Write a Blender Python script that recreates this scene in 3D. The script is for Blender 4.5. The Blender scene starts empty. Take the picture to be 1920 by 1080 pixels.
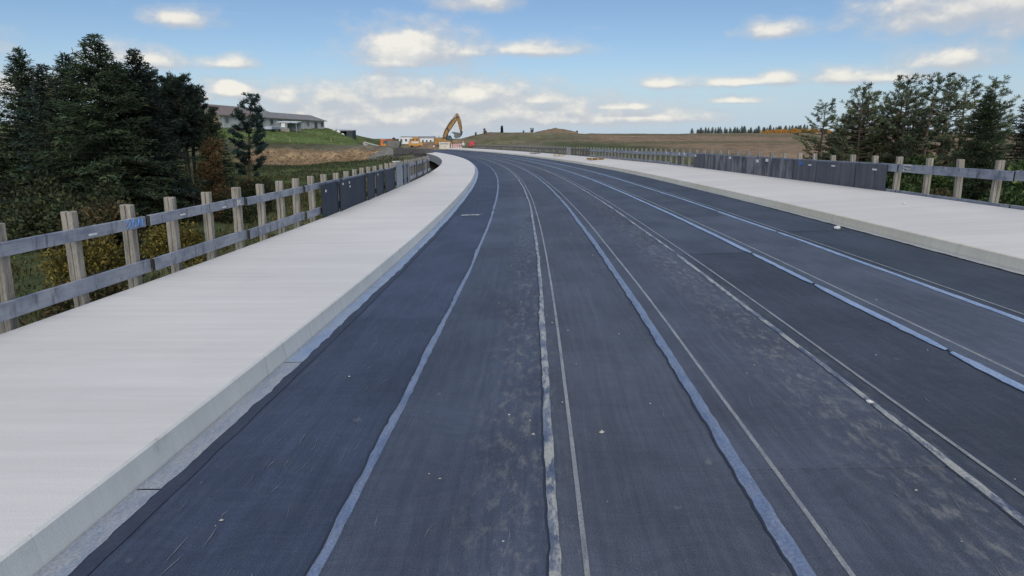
import bpy, bmesh, math, random
import numpy as np
from mathutils import Vector, Matrix, noise as mnoise

random.seed(7)
rng = np.random.default_rng(11)
R = math.radians
scene = bpy.context.scene
COL = scene.collection

# ------------------------------------------------------------------ camera
PITCH = math.atan2(282.5, 1303.8)
cam = bpy.data.cameras.new('camera')
cam.sensor_width = 36.0
cam.lens = 1303.8 / 1920 * 36.0
cam.clip_start = 0.05
cam.clip_end = 12000
camo = bpy.data.objects.new('camera', cam)
camo.location = (0, 0, 1.6)
camo.rotation_euler = (math.pi / 2 - PITCH, 0, 0)
COL.objects.link(camo)
scene.camera = camo

# ------------------------------------------------------------------ light
SUN_EL, SUN_AZ = R(46), R(178)          # azimuth from +Y (view direction), clockwise positive
SKY_STRENGTH = 0.058
sun = bpy.data.lights.new('sun', 'SUN')
sun.energy = 2.15
sun.angle = R(75)                        # veiled by cloud over the bridge
sun.color = (1.0, 0.95, 0.88)
suno = bpy.data.objects.new('sun', sun)
sd = Vector((math.sin(SUN_AZ) * math.cos(SUN_EL), math.cos(SUN_AZ) * math.cos(SUN_EL), math.sin(SUN_EL)))
suno.rotation_euler = sd.to_track_quat('Z', 'Y').to_euler()
suno.location = (-60, -40, 60)
COL.objects.link(suno)

vs = scene.view_settings
vs.view_transform = 'Standard'
vs.look = 'None'
vs.gamma = 1.0
vs.exposure = 0.60
vs.use_curve_mapping = False


class NT:
    """tiny helper for node trees"""
    def __init__(self, tree):
        self.t = tree
        self.n = tree.nodes
        self.l = tree.links

    def new(self, kind, **kw):
        nd = self.n.new(kind)
        for k, v in kw.items():
            setattr(nd, k, v)
        return nd

    def put(self, sock, v):
        if hasattr(v, 'is_output') or isinstance(v, bpy.types.NodeSocket):
            self.l.new(v, sock)
        elif v is not None:
            sock.default_value = v

    def math(self, op, a, b=None, c=None, clamp=False):
        nd = self.new('ShaderNodeMath', operation=op, use_clamp=clamp)
        for i, v in enumerate((a, b, c)):
            if v is not None:
                self.put(nd.inputs[i], v)
        return nd.outputs[0]

    def vmath(self, op, a, b=None, out=0):
        nd = self.new('ShaderNodeVectorMath', operation=op)
        self.put(nd.inputs[0], a)
        if b is not None:
            self.put(nd.inputs[1], b)
        return nd.outputs[out]

    def mix(self, fac, a, b, blend='MIX'):
        nd = self.new('ShaderNodeMix', data_type='RGBA', blend_type=blend)
        self.put(nd.inputs[0], fac)
        self.put(nd.inputs[6], a)
        self.put(nd.inputs[7], b)
        return nd.outputs[2]

    def noise(self, vec, scale, detail=4, rough=0.55, dist=0.0, out=0):
        nd = self.new('ShaderNodeTexNoise')
        if vec is not None:
            self.l.new(vec, nd.inputs['Vector'])
        nd.inputs['Scale'].default_value = scale
        nd.inputs['Detail'].default_value = detail
        nd.inputs['Roughness'].default_value = rough
        nd.inputs['Distortion'].default_value = dist
        return nd.outputs[out]

    def smooth(self, v, lo, hi, a=0.0, b=1.0):
        nd = self.new('ShaderNodeMapRange', interpolation_type='SMOOTHSTEP')
        self.put(nd.inputs['Value'], v)
        for k, x in (('From Min', lo), ('From Max', hi), ('To Min', a), ('To Max', b)):
            nd.inputs[k].default_value = x
        return nd.outputs[0]

    def mapping(self, vec, scale):
        return self.vmath('MULTIPLY', vec, scale)


def C4(c):
    return (c[0], c[1], c[2], 1.0)


# ------------------------------------------------------------------ sky with clouds
world = bpy.data.worlds.new('World')
scene.world = world
world.use_nodes = True
w = NT(world.node_tree)
w.n.clear()
sky = w.new('ShaderNodeTexSky', sky_type='NISHITA')
sky.sun_disc = False
sky.sun_elevation = SUN_EL
sky.sun_rotation = SUN_AZ
sky.altitude = 400
sky.air_density = 1.0
sky.dust_density = 0.35
sky.ozone_density = 2.2
# clouds by azimuth and elevation (radians): centre, half width, half height
CLOUDS = [(-.127, .112, .075, .024), (-.155, .099, .050, .011), (-.065, .113, .046, .009), (.030, .115, .055, .009),
          (-.049, .178, .046, .015), (.530, .138, .080, .022), (.590, .150, .085, .042), (.660, .155, .10, .04),
          (.339, .131, .033, .010), (-.424, .140, .034, .010), (-.478, .091, .045, .012), (-.373, .091, .031, .007),
          (-.372, .057, .037, .011), (-.430, .050, .05, .007), (-.305, .050, .035, .014), (-.235, .052, .066, .015),
          (-.150, .058, .095, .018), (-.045, .054, .095, .018), (.035, .049, .060, .008), (-.155, .024, .20, .026), (.0, .030, .16, .022),
          (.065, .023, .12, .012), (.180, .026, .095, .009), (.213, .070, .036, .007), (.315, .070, .066, .006),
          (.352, .071, .028, .007), (.424, .071, .038, .009), (.480, .070, .045, .008), (.545, .087, .045, .013),
          (.300, .047, .03, .004), (.150, .040, .05, .005), (-.70, .10, .07, .02), (-.62, .055, .10, .012),
          (.78, .075, .09, .014), (-.80, .17, .08, .022)]
grp = bpy.data.node_groups.new('cloud_field', 'ShaderNodeTree')
grp.interface.new_socket('P', in_out='INPUT', socket_type='NodeSocketVector')
grp.interface.new_socket('F', in_out='OUTPUT', socket_type='NodeSocketFloat')
g = NT(grp)
gi = g.new('NodeGroupInput')
go = g.new('NodeGroupOutput')
acc = None
for (a, e, ra, re) in CLOUDS:
    dlt = g.vmath('SUBTRACT', gi.outputs[0], (a, e, 0))
    sc_ = g.vmath('MAXIMUM', g.vmath('MULTIPLY', dlt, (.80 / ra, .60 / re, 0)), g.vmath('MULTIPLY', dlt, (.80 / ra, -1.15 / re, 0)))
    ln = g.vmath('LENGTH', sc_, out=1)
    f_ = g.math('SUBTRACT', 1.05, ln)
    if acc is None:
        acc = f_
    else:
        acc = g.math('SMOOTH_MAX', acc, f_, 0.25)
acc = g.math('MAXIMUM', acc, -1.4)
wob = g.noise(g.vmath('MULTIPLY', gi.outputs[0], (24.0, 40.0, 1.0)), 1.0, 6, 0.58)
acc = g.math('MULTIPLY_ADD', g.math('SUBTRACT', wob, 0.5), 1.9, acc)
g.l.new(acc, go.inputs[0])

skytint = w.mix(1.0, sky.outputs[0], C4((.95, 1.03, 1.14)), 'MULTIPLY')
tc = w.new('ShaderNodeTexCoord')
sep = w.new('ShaderNodeSeparateXYZ')
w.l.new(tc.outputs['Generated'], sep.inputs[0])
az = w.math('ARCTAN2', sep.outputs[0], sep.outputs[1])
el = w.math('ARCSINE', sep.outputs[2])
comb = w.new('ShaderNodeCombineXYZ')
w.l.new(az, comb.inputs[0])
w.l.new(el, comb.inputs[1])


def field(v):
    nd = w.new('ShaderNodeGroup')
    nd.node_tree = grp
    w.l.new(v, nd.inputs[0])
    return nd.outputs[0]


f0 = field(comb.outputs[0])
f1 = field(w.vmath('ADD', comb.outputs[0], (-0.006, 0.011, 0)))
CLOUD_LO, CLOUD_HI = C4((6.0, 6.35, 6.95)), C4((10.6, 10.1, 9.0))


def cloud_mix(base, fa, fb, thick=None):
    if thick is not None:
        fa = w.math('MULTIPLY_ADD', thick, 0.45, fa)
        fb = w.math('MULTIPLY_ADD', thick, 0.45, fb)
    alpha = w.smooth(fa, -0.45, 0.75, 0.0, 0.90)
    lit = w.smooth(w.math('SUBTRACT', fa, fb), -0.35, 0.95)
    lit2 = w.math('MULTIPLY', lit, w.smooth(fa, 0.0, 0.8, 0.30, 1.0))
    if thick is not None:
        lit2 = w.math('MULTIPLY_ADD', thick, 0.6, lit2, clamp=True)
    return w.mix(alpha, base, w.mix(lit2, CLOUD_LO, CLOUD_HI))


wisp = w.noise(w.vmath('MULTIPLY', comb.outputs[0], (7.0, 40.0, 1.0)), 1.0, 4, 0.6, 0.6)
skyc = w.mix(w.smooth(wisp, 0.55, 0.85, 0.0, 0.25), skytint, C4((7.2, 7.6, 8.3)))
hzf = w.smooth(el, 0.0, 0.12, 0.85, 0.0)
skyc = w.mix(hzf, skyc, C4((5.2, 6.6, 8.1)))
bg = w.new('ShaderNodeBackground')
# the two thickest cumulus catch the most sun on their upper halves
thick = None
for (a_, e_, ra_, re_) in ((-.150, .120, .050, .026), (.610, .178, .10, .036), (-.372, .062, .022, .012), (-.060, .056, .030, .012)):
    q_ = w.vmath('LENGTH', w.vmath('MULTIPLY', w.vmath('SUBTRACT', comb.outputs[0], (a_, e_, 0)), (1 / ra_, 1 / re_, 0)), out=1)
    t_ = w.smooth(q_, 0.35, 1.15, 1.0, 0.0)
    thick = t_ if thick is None else w.math('MAXIMUM', thick, t_)
w.l.new(cloud_mix(skyc, f0, f1, thick), bg.inputs[0])
bg.inputs[1].default_value = SKY_STRENGTH
# the rest of the sky, outside the modelled cloud field: the same scattered fair-weather cloud
gv = w.vmath('MULTIPLY', comb.outputs[0], (5.0, 13.0, 1.0))
gn = w.math('MULTIPLY_ADD', w.noise(gv, 1.0, 4, 0.55), 6.5, -3.9)
gn1 = w.math('ADD', gn, w.math('MULTIPLY_ADD', sep.outputs[2], -0.8, 0.2))
bg2 = w.new('ShaderNodeBackground')
w.l.new(cloud_mix(w.mix(hzf, skytint, C4((5.2, 6.6, 8.1))), gn, gn1), bg2.inputs[0])
bg2.inputs[1].default_value = SKY_STRENGTH
inside = w.math('MULTIPLY', w.math('LESS_THAN', w.math('ABSOLUTE', az), 0.95), w.math('LESS_THAN', w.math('ABSOLUTE', el), 0.26))
mxs = w.new('ShaderNodeMixShader')
w.l.new(inside, mxs.inputs[0])
w.l.new(bg2.outputs[0], mxs.inputs[1])
w.l.new(bg.outputs[0], mxs.inputs[2])
bg = mxs
world.cycles.sampling_method = 'NONE'
scene.cycles.max_bounces = 4
scene.cycles.diffuse_bounces = 3
wo = w.new('ShaderNodeOutputWorld')
w.l.new(bg.outputs[0], wo.inputs[0])


# ------------------------------------------------------------------ materials
MATS = {}


def base_mat(name):
    m = bpy.data.materials.new(name)
    m.use_nodes = True
    t = NT(m.node_tree)
    bs = t.n['Principled BSDF']
    MATS[name] = m
    return m, t, bs


def pmat(name, c1, c2=None, scale=4.0, rough=0.75, bump=0.0, detail=5, stretch=(1, 1, 1), metal=0.0, spec=0.5, coord='Object', bscale=None, lo=.35, hi=.65):
    """two-tone procedural surface: broad noise between two tones, fine grain on top, bump"""
    m, t, bs = base_mat(name)
    c2 = c2 or tuple(x * 0.75 for x in c1)
    co = t.new('ShaderNodeTexCoord').outputs[coord]
    oi = t.new('ShaderNodeObjectInfo')
    co = t.vmath('ADD', co, t.vmath('SCALE', t.new('ShaderNodeCombineXYZ').outputs[0]))
    sh = t.new('ShaderNodeCombineXYZ')
    for i in range(3):
        t.l.new(t.math('MULTIPLY', oi.outputs['Random'], 37.0 + 11 * i), sh.inputs[i])
    co = t.vmath('ADD', co, sh.outputs[0])
    v = t.mapping(co, stretch)
    n1 = t.noise(v, scale, detail, 0.6)
    n2 = t.noise(v, scale * 9, 3, 0.6)
    fac = t.smooth(n1, lo, hi)
    col = t.mix(fac, C4(c1), C4(c2))
    gr = t.smooth(n2, 0.3, 0.7, 0.86, 1.12)
    hv = t.new('ShaderNodeCombineColor')
    for i in range(3):
        t.l.new(gr, hv.inputs[i])
    col = t.mix(1.0, col, hv.outputs[0], 'MULTIPLY')
    t.l.new(col, bs.inputs['Base Color'])
    bs.inputs['Roughness'].default_value = rough
    bs.inputs['Metallic'].default_value = metal
    bs.inputs['Specular IOR Level'].default_value = spec
    if bump:
        b = t.new('ShaderNodeBump')
        b.inputs['Strength'].default_value = bump
        b.inputs['Distance'].default_value = 0.02
        t.l.new(t.noise(v, bscale or scale * 6, 5, 0.6), b.inputs['Height'])
        t.l.new(b.outputs[0], bs.inputs['Normal'])
    return m


def uv_of(t):
    return t.new('ShaderNodeUVMap').outputs[0]


def make_membrane():
    m, t, bs = base_mat('membrane')
    uv = uv_of(t)
    oi = t.new('ShaderNodeObjectInfo')
    base = oi.outputs['Color']
    warp = t.noise(t.mapping(uv, (.9, .9, 1)), 1.0, 3, .5, out=1)
    uvw = t.vmath('ADD', uv, t.vmath('MULTIPLY', t.vmath('SUBTRACT', warp, (.5, .5, .5)), (.9, .10, 0)))
    streak = t.noise(t.mapping(uvw, (0.5, 22, 1)), 1.0, 6, 0.7)
    ripple = t.noise(t.mapping(uvw, (26, 2.6, 1)), 1.0, 4, 0.6, .8)
    cloud = t.noise(t.mapping(uv, (0.7, 1.3, 1)), 1.0, 5, 0.6)
    grain = t.noise(t.mapping(uv, (150, 150, 1)), 1.0, 2, 0.6)
    k = t.math('MULTIPLY', t.smooth(streak, .3, .75, .87, 1.22), t.smooth(ripple, .3, .7, .93, 1.08))
    k = t.math('MULTIPLY', k, t.smooth(cloud, .3, .7, .82, 1.2))
    k = t.math('MULTIPLY', k, t.smooth(grain, .3, .7, .75, 1.3))
    kc = t.new('ShaderNodeCombineColor')
    for i in range(3):
        t.l.new(k, kc.inputs[i])
    col = t.mix(1.0, base, kc.outputs[0], 'MULTIPLY')
    # dusty wheel track bands and random pale smudges
    su = t.new('ShaderNodeSeparateXYZ')
    t.l.new(uv, su.inputs[0])

    def band(c, wd):
        d = t.math('ABSOLUTE', t.math('SUBTRACT', su.outputs[1], c))
        return t.smooth(d, 0.0, wd, 1.0, 0.0)
    bands = t.math('MAXIMUM', band(1.84, .42), t.math('MULTIPLY', band(-.08, .35), .8))
    dn = t.noise(t.mapping(uv, (5.5, 14, 1)), 1.0, 6, 0.75)
    dust = t.math('MULTIPLY', t.smooth(dn, .46, .72), t.math('MULTIPLY_ADD', bands, .62, .06))
    dn2 = t.noise(t.mapping(uv, (1.3, 16, 1)), 1.0, 6, 0.75)
    dust = t.math('MAXIMUM', dust, t.smooth(dn2, .60, .80, 0, .20))
    sm = t.noise(t.mapping(uv, (5, 7, 1)), 1.0, 3, 0.5)
    dust = t.math('MAXIMUM', dust, t.smooth(sm, .70, .78, 0, .30))
    col = t.mix(dust, col, C4((.235, .235, .22)))
    t.l.new(col, bs.inputs['Base Color'])
    t.l.new(t.smooth(streak, .3, .7, .58, .76), bs.inputs['Roughness'])
    bs.inputs['Specular IOR Level'].default_value = .35
    b = t.new('ShaderNodeBump')
    b.inputs['Strength'].default_value = .35
    b.inputs['Distance'].default_value = .006
    t.l.new(t.math('ADD', grain, t.math('MULTIPLY', ripple, 1.2)), b.inputs['Height'])
    t.l.new(b.outputs[0], bs.inputs['Normal'])
    return m


def make_strip(name, c1, c2, dusty):
    m, t, bs = base_mat(name)
    uv = uv_of(t)
    n = t.noise(t.mapping(uv, (3.0, 8, 1)), 1.0, 5, .65)
    n2 = t.noise(t.mapping(uv, (60, 60, 1)), 1.0, 3, .6)
    n3 = t.noise(t.mapping(uv, (3.6, 12, 1)), 1.0, 5, .65)
    col = t.mix(t.smooth(n, .35, .65), C4(c1), C4(c2))
    col = t.mix(t.smooth(n3, .44, .56, 0, dusty), col, C4((.34, .34, .31)))
    gr = t.smooth(n2, .3, .7, .8, 1.2)
    kc = t.new('ShaderNodeCombineColor')
    for i in range(3):
        t.l.new(gr, kc.inputs[i])
    col = t.mix(1.0, col, kc.outputs[0], 'MULTIPLY')
    t.l.new(col, bs.inputs['Base Color'])
    bs.inputs['Roughness'].default_value = .38
    b = t.new('ShaderNodeBump')
    b.inputs['Strength'].default_value = .4
    b.inputs['Distance'].default_value = .006
    t.l.new(n2, b.inputs['Height'])
    t.l.new(b.outputs[0], bs.inputs['Normal'])
    return m


def make_concrete(name, c1, c2, stain, vertical=False):
    m, t, bs = base_mat(name)
    uv = uv_of(t)
    n = t.noise(t.mapping(uv, (.16, .25, 1)), 1.0, 4, .5)
    br = t.noise(t.mapping(uv, (9, .5, 1)), 1.0, 5, .6)
    br2 = t.noise(t.mapping(uv, (1.3, .12, 1)), 1.0, 4, .55)
    gr = t.noise(t.mapping(uv, (120, 120, 1)), 1.0, 3, .6)
    st = t.noise(t.mapping(uv, (2.2, 1.6, 1)), 1.0, 6, .7)
    col = t.mix(t.smooth(n, .35, .65), C4(c1), C4(c2))
    k = t.math('MULTIPLY', t.smooth(br, .3, .7, .945, 1.035), t.smooth(br2, .32, .68, .95, 1.035))
    k = t.math('MULTIPLY', k, t.smooth(gr, .3, .7, .94, 1.05))
    kc = t.new('ShaderNodeCombineColor')
    for i in range(3):
        t.l.new(k, kc.inputs[i])
    col = t.mix(1.0, col, kc.outputs[0], 'MULTIPLY')
    col = t.mix(t.smooth(st, .56, .78, 0, .65 if vertical else .30), col, C4(stain))
    st2 = t.noise(t.mapping(uv, (14, 1.2, 1) if vertical else (.35, .8, 1)), 1.0, 6, .65)
    col = t.mix(t.smooth(st2, .57, .78, 0, .34 if vertical else .22), col, C4(stain))
    t.l.new(col, bs.inputs['Base Color'])
    bs.inputs['Roughness'].default_value = .88
    b = t.new('ShaderNodeBump')
    b.inputs['Strength'].default_value = .3
    b.inputs['Distance'].default_value = .006
    t.l.new(t.math('ADD', br, gr), b.inputs['Height'])
    t.l.new(b.outputs[0], bs.inputs['Normal'])
    return m


make_membrane()
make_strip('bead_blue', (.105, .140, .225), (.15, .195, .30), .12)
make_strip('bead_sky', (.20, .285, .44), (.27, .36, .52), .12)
make_strip('bead_dust', (.055, .072, .125), (.17, .19, .23), 1.0)
make_strip('lap_line', (.16, .17, .18), (.22, .23, .24), .4)
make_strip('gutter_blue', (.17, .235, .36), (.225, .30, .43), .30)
make_strip('gutter_grey', (.36, .38, .40), (.30, .32, .35), .5)
make_strip('gutter_slate', (.20, .235, .30), (.27, .30, .35), .3)
make_concrete('pave_left', (.625, .608, .580), (.570, .557, .535), (.40, .39, .37))
make_concrete('pave_right', (.600, .580, .545), (.560, .540, .508), (.40, .37, .31))
make_concrete('kerb_left', (.68, .685, .64), (.60, .61, .57), (.15, .16, .14), True)
make_concrete('kerb_right', (.74, .69, .56), (.68, .63, .49), (.30, .26, .18), True)
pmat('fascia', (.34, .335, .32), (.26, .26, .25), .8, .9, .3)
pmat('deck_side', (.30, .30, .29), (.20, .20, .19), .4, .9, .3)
pmat('post_wood', (.345, .31, .255), (.18, .16, .13), 3.0, .85, .8, stretch=(7, 7, 1.1), lo=.40, hi=.68)
pmat('post_wood_grey', (.25, .235, .205), (.17, .16, .14), 3.0, .85, .6, stretch=(6, 6, .7))
pmat('end_grain', (.018, .018, .020), (.03, .03, .03), 8, .9)
pmat('panel_navy', (.020, .032, .054), (.032, .045, .068), 1.2, .6, .15, stretch=(1, 1, .5), spec=.15)
pmat('panel_worn', (.060, .066, .080), (.20, .197, .21), 2.6, .7, .2, stretch=(1, 1, .35), lo=.42, hi=.62)
pmat('panel_right', (.060, .067, .083), (.105, .11, .127), 2.6, .65, .2, stretch=(2, 2, .3))
pmat('panel_pale', (.22, .26, .29), (.30, .33, .35), 2.2, .6, .2, stretch=(1, 1, .4))
pmat('panel_bluegrey', (.13, .16, .20), (.19, .21, .25), 2.2, .6, .2, stretch=(1, 1, .4))
pmat('label_white', (.75, .75, .73), (.6, .6, .58), 20, .6)
pmat('chalk_blue', (.06, .22, .62), (.10, .30, .70), 20, .7)
pmat('chalk_white', (.70, .70, .64), (.5, .5, .46), 20, .7)


def make_rail():
    m, t, bs = base_mat('rail_board')
    co = t.new('ShaderNodeTexCoord').outputs['Object']
    oi = t.new('ShaderNodeObjectInfo')
    sh = t.new('ShaderNodeCombineXYZ')
    t.l.new(t.math('MULTIPLY', oi.outputs['Random'], 91.0), sh.inputs[0])
    co = t.vmath('ADD', co, sh.outputs[0])
    n1 = t.noise(t.mapping(co, (2.2, 2.2, 5)), 1.0, 5, .65)
    n2 = t.noise(t.mapping(co, (1.0, 1.0, 40)), 1.0, 4, .6)
    n3 = t.noise(t.mapping(co, (9, 9, 2.2)), 1.0, 5, .7)
    col = t.mix(t.smooth(n1, .35, .62), C4((.18, .20, .25)), C4((.31, .325, .36)))
    col = t.mix(t.smooth(n3, .50, .70, 0, .85), col, C4((.06, .07, .09)))
    col = t.mix(t.smooth(n2, .5, .75, 0, .4), col, C4((.10, .11, .13)))
    t.l.new(col, bs.inputs['Base Color'])
    bs.inputs['Roughness'].default_value = .55
    b = t.new('ShaderNodeBump')
    b.inputs['Strength'].default_value = .4
    b.inputs['Distance'].default_value = .006
    t.l.new(n2, b.inputs['Height'])
    t.l.new(b.outputs[0], bs.inputs['Normal'])


make_rail()


def make_foliage():
    m, t, bs = base_mat('foliage')
    at = t.new('ShaderNodeAttribute', attribute_name='Col')
    oi = t.new('ShaderNodeObjectInfo')
    v = t.math('MULTIPLY_ADD', oi.outputs['Random'], .45, .85)
    kc = t.new('ShaderNodeCombineColor')
    for i in range(3):
        t.l.new(v, kc.inputs[i])
    col = t.mix(1.0, at.outputs['Color'], kc.outputs[0], 'MULTIPLY')
    t.l.new(col, bs.inputs['Base Color'])
    bs.inputs['Roughness'].default_value = .7
    bs.inputs['Specular IOR Level'].default_value = .25
    tr = t.new('ShaderNodeBsdfTranslucent')
    t.l.new(col, tr.inputs[0])
    mx = t.new('ShaderNodeMixShader')
    mx.inputs[0].default_value = .22
    t.l.new(bs.outputs[0], mx.inputs[1])
    t.l.new(tr.outputs[0], mx.inputs[2])
    t.l.new(mx.outputs[0], t.n['Material Output'].inputs[0])


make_foliage()
pmat('bark', (.075, .058, .045), (.045, .037, .030), 5, .9, .6, stretch=(3, 3, .6))
pmat('bark_pine', (.15, .095, .06), (.07, .055, .045), 3, .9, .6, stretch=(3, 3, .6))
pmat('dead_wood', (.26, .22, .18), (.18, .15, .12), 4, .9, .3)


def make_ground():
    m, t, bs = base_mat('ground')
    at = t.new('ShaderNodeAttribute', attribute_name='Col')
    co = t.new('ShaderNodeTexCoord').outputs['Object']
    a = t.noise(co, .55, 6, .65)
    b_ = t.noise(t.mapping(co, (1, 1, 1)), 4.5, 5, .7)
    c_ = t.noise(co, .07, 4, .55)
    k = t.math('MULTIPLY', t.smooth(a, .3, .7, .72, 1.3), t.smooth(b_, .3, .7, .72, 1.3))
    k = t.math('MULTIPLY', k, t.smooth(c_, .3, .7, .85, 1.18))
    kc = t.new('ShaderNodeCombineColor')
    for i in range(3):
        t.l.new(k, kc.inputs[i])
    col = t.mix(1.0, at.outputs['Color'], kc.outputs[0], 'MULTIPLY')
    t.l.new(col, bs.inputs['Base Color'])
    bs.inputs['Roughness'].default_value = .95
    bs.inputs['Specular IOR Level'].default_value = .15
    b = t.new('ShaderNodeBump')
    b.inputs['Strength'].default_value = .8
    b.inputs['Distance'].default_value = .25
    t.l.new(t.math('ADD', a, t.math('MULTIPLY', b_, .5)), b.inputs['Height'])
    t.l.new(b.outputs[0], bs.inputs['Normal'])


make_ground()
pmat('heap_grey', (.17, .165, .145), (.12, .118, .10), 1.2, .95, .8)
pmat('heap_brown', (.19, .135, .08), (.13, .095, .06), 1.0, .95, .8)
pmat('heap_manure', (.085, .06, .045), (.05, .04, .03), 2.0, .95, .8)
pmat('stone_pale', (.38, .365, .33), (.28, .265, .24), 3, .9, .5)
pmat('plank_grey', (.15, .142, .132), (.095, .092, .088), 2.0, .85, .4, stretch=(3, 3, .6))
pmat('plank_brown', (.175, .15, .125), (.12, .10, .085), 2.0, .85, .4, stretch=(3, 3, .6))
pmat('pallet_wood', (.42, .30, .14), (.32, .22, .10), 4, .8, .3)
pmat('pallet_grey', (.36, .34, .31), (.26, .25, .23), 4, .8, .3)
pmat('barn_cream', (.60, .52, .36), (.52, .44, .30), .8, .9, .2)
pmat('barn_wall', (.60, .585, .54), (.50, .49, .455), .8, .9, .2, stretch=(2, 2, .4))
pmat('barn_batten', (.72, .71, .67), (.62, .61, .58), .8, .9)
pmat('roof_red', (.195, .15, .132), (.165, .135, .122), .35, .85, .3)
pmat('roof_grey', (.21, .205, .20), (.165, .16, .16), .5, .85, .3)
pmat('dark_opening', (.012, .012, .013), (.02, .02, .02), 3, .5)
pmat('window_glass', (.06, .065, .07), (.10, .10, .105), 3, .25)
pmat('window_frame', (.36, .36, .35), (.30, .30, .29), 3, .7)
pmat('tin_white', (.66, .67, .68), (.55, .56, .57), 1.5, .5)
pmat('tin_grey', (.25, .26, .27), (.19, .20, .21), 1.5, .6)
pmat('brick_pale', (.30, .27, .23), (.23, .20, .17), 4, .9, .4)
pmat('shed_dark', (.045, .055, .055), (.03, .035, .038), 2, .8)
pmat('bale_white', (.72, .73, .72), (.6, .61, .6), 2, .6)
pmat('yellow_paint', (.38, .205, .045), (.22, .12, .035), 1.5, .5, .05)
pmat('yellow_worn', (.33, .18, .045), (.12, .075, .03), 2.0, .6, .1)
pmat('black_steel', (.025, .025, .027), (.045, .043, .04), 3, .55)
pmat('grey_steel', (.16, .155, .15), (.10, .10, .10), 3, .5, metal=.3)
pmat('cab_glass', (.09, .14, .16), (.05, .08, .10), 2, .12)
pmat('orange_paint', (.62, .17, .025), (.52, .13, .02), 1.5, .5)
pmat('orange_red', (.45, .085, .03), (.36, .065, .03), 1.5, .55)
pmat('amber_paint', (.52, .26, .05), (.42, .21, .04), 1.5, .5)
pmat('cream_paint', (.62, .56, .44), (.52, .47, .37), 1.2, .6)
pmat('white_paint', (.74, .74, .72), (.62, .62, .6), 1.5, .55)
pmat('red_paint', (.52, .035, .05), (.42, .03, .04), 1.5, .45)
pmat('sign_red', (.50, .05, .04), (.42, .05, .04), 2, .5)
pmat('tyre', (.02, .02, .02), (.03, .03, .03), 5, .85)
pmat('white_stone', (.62, .61, .58), (.5, .49, .47), 6, .9, .4)
pmat('crumb', (.42, .40, .35), (.25, .24, .21), 12, .95)
pmat('scuff', (.19, .195, .20), (.10, .108, .12), 6, .8)
pmat('cut_line', (.20, .21, .22), (.13, .14, .15), 6, .8)
pmat('lap_navy', (.026, .034, .058), (.034, .043, .068), 4, .6)
pmat('dark_patch', (.016, .021, .034), (.023, .029, .044), 6, .6)


# ------------------------------------------------------------------ object helpers
def link(name, mesh, mats=(), parent=None):
    o = bpy.data.objects.new(name, mesh)
    COL.objects.link(o)
    for m in mats:
        if isinstance(m, str):
            m = MATS[m]
        mesh.materials.append(m)
    if parent is not None:
        o.parent = parent
    return o


def tag(o, label=None, cat=None, group=None, kind=None):
    if label:
        o['label'] = label
    if cat:
        o['category'] = cat
    if group:
        o['group'] = group
    if kind:
        o['kind'] = kind
    return o


def empty(name, loc=(0, 0, 0), rz=0.0):
    o = bpy.data.objects.new(name, None)
    o.empty_display_size = .3
    o.location = loc
    o.rotation_euler = (0, 0, rz)
    COL.objects.link(o)
    return o


def copy_tree(o, parent=None):
    c = o.copy()
    COL.objects.link(c)
    c.parent = parent
    for ch in list(o.children):
        copy_tree(ch, c)
    return c


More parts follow.
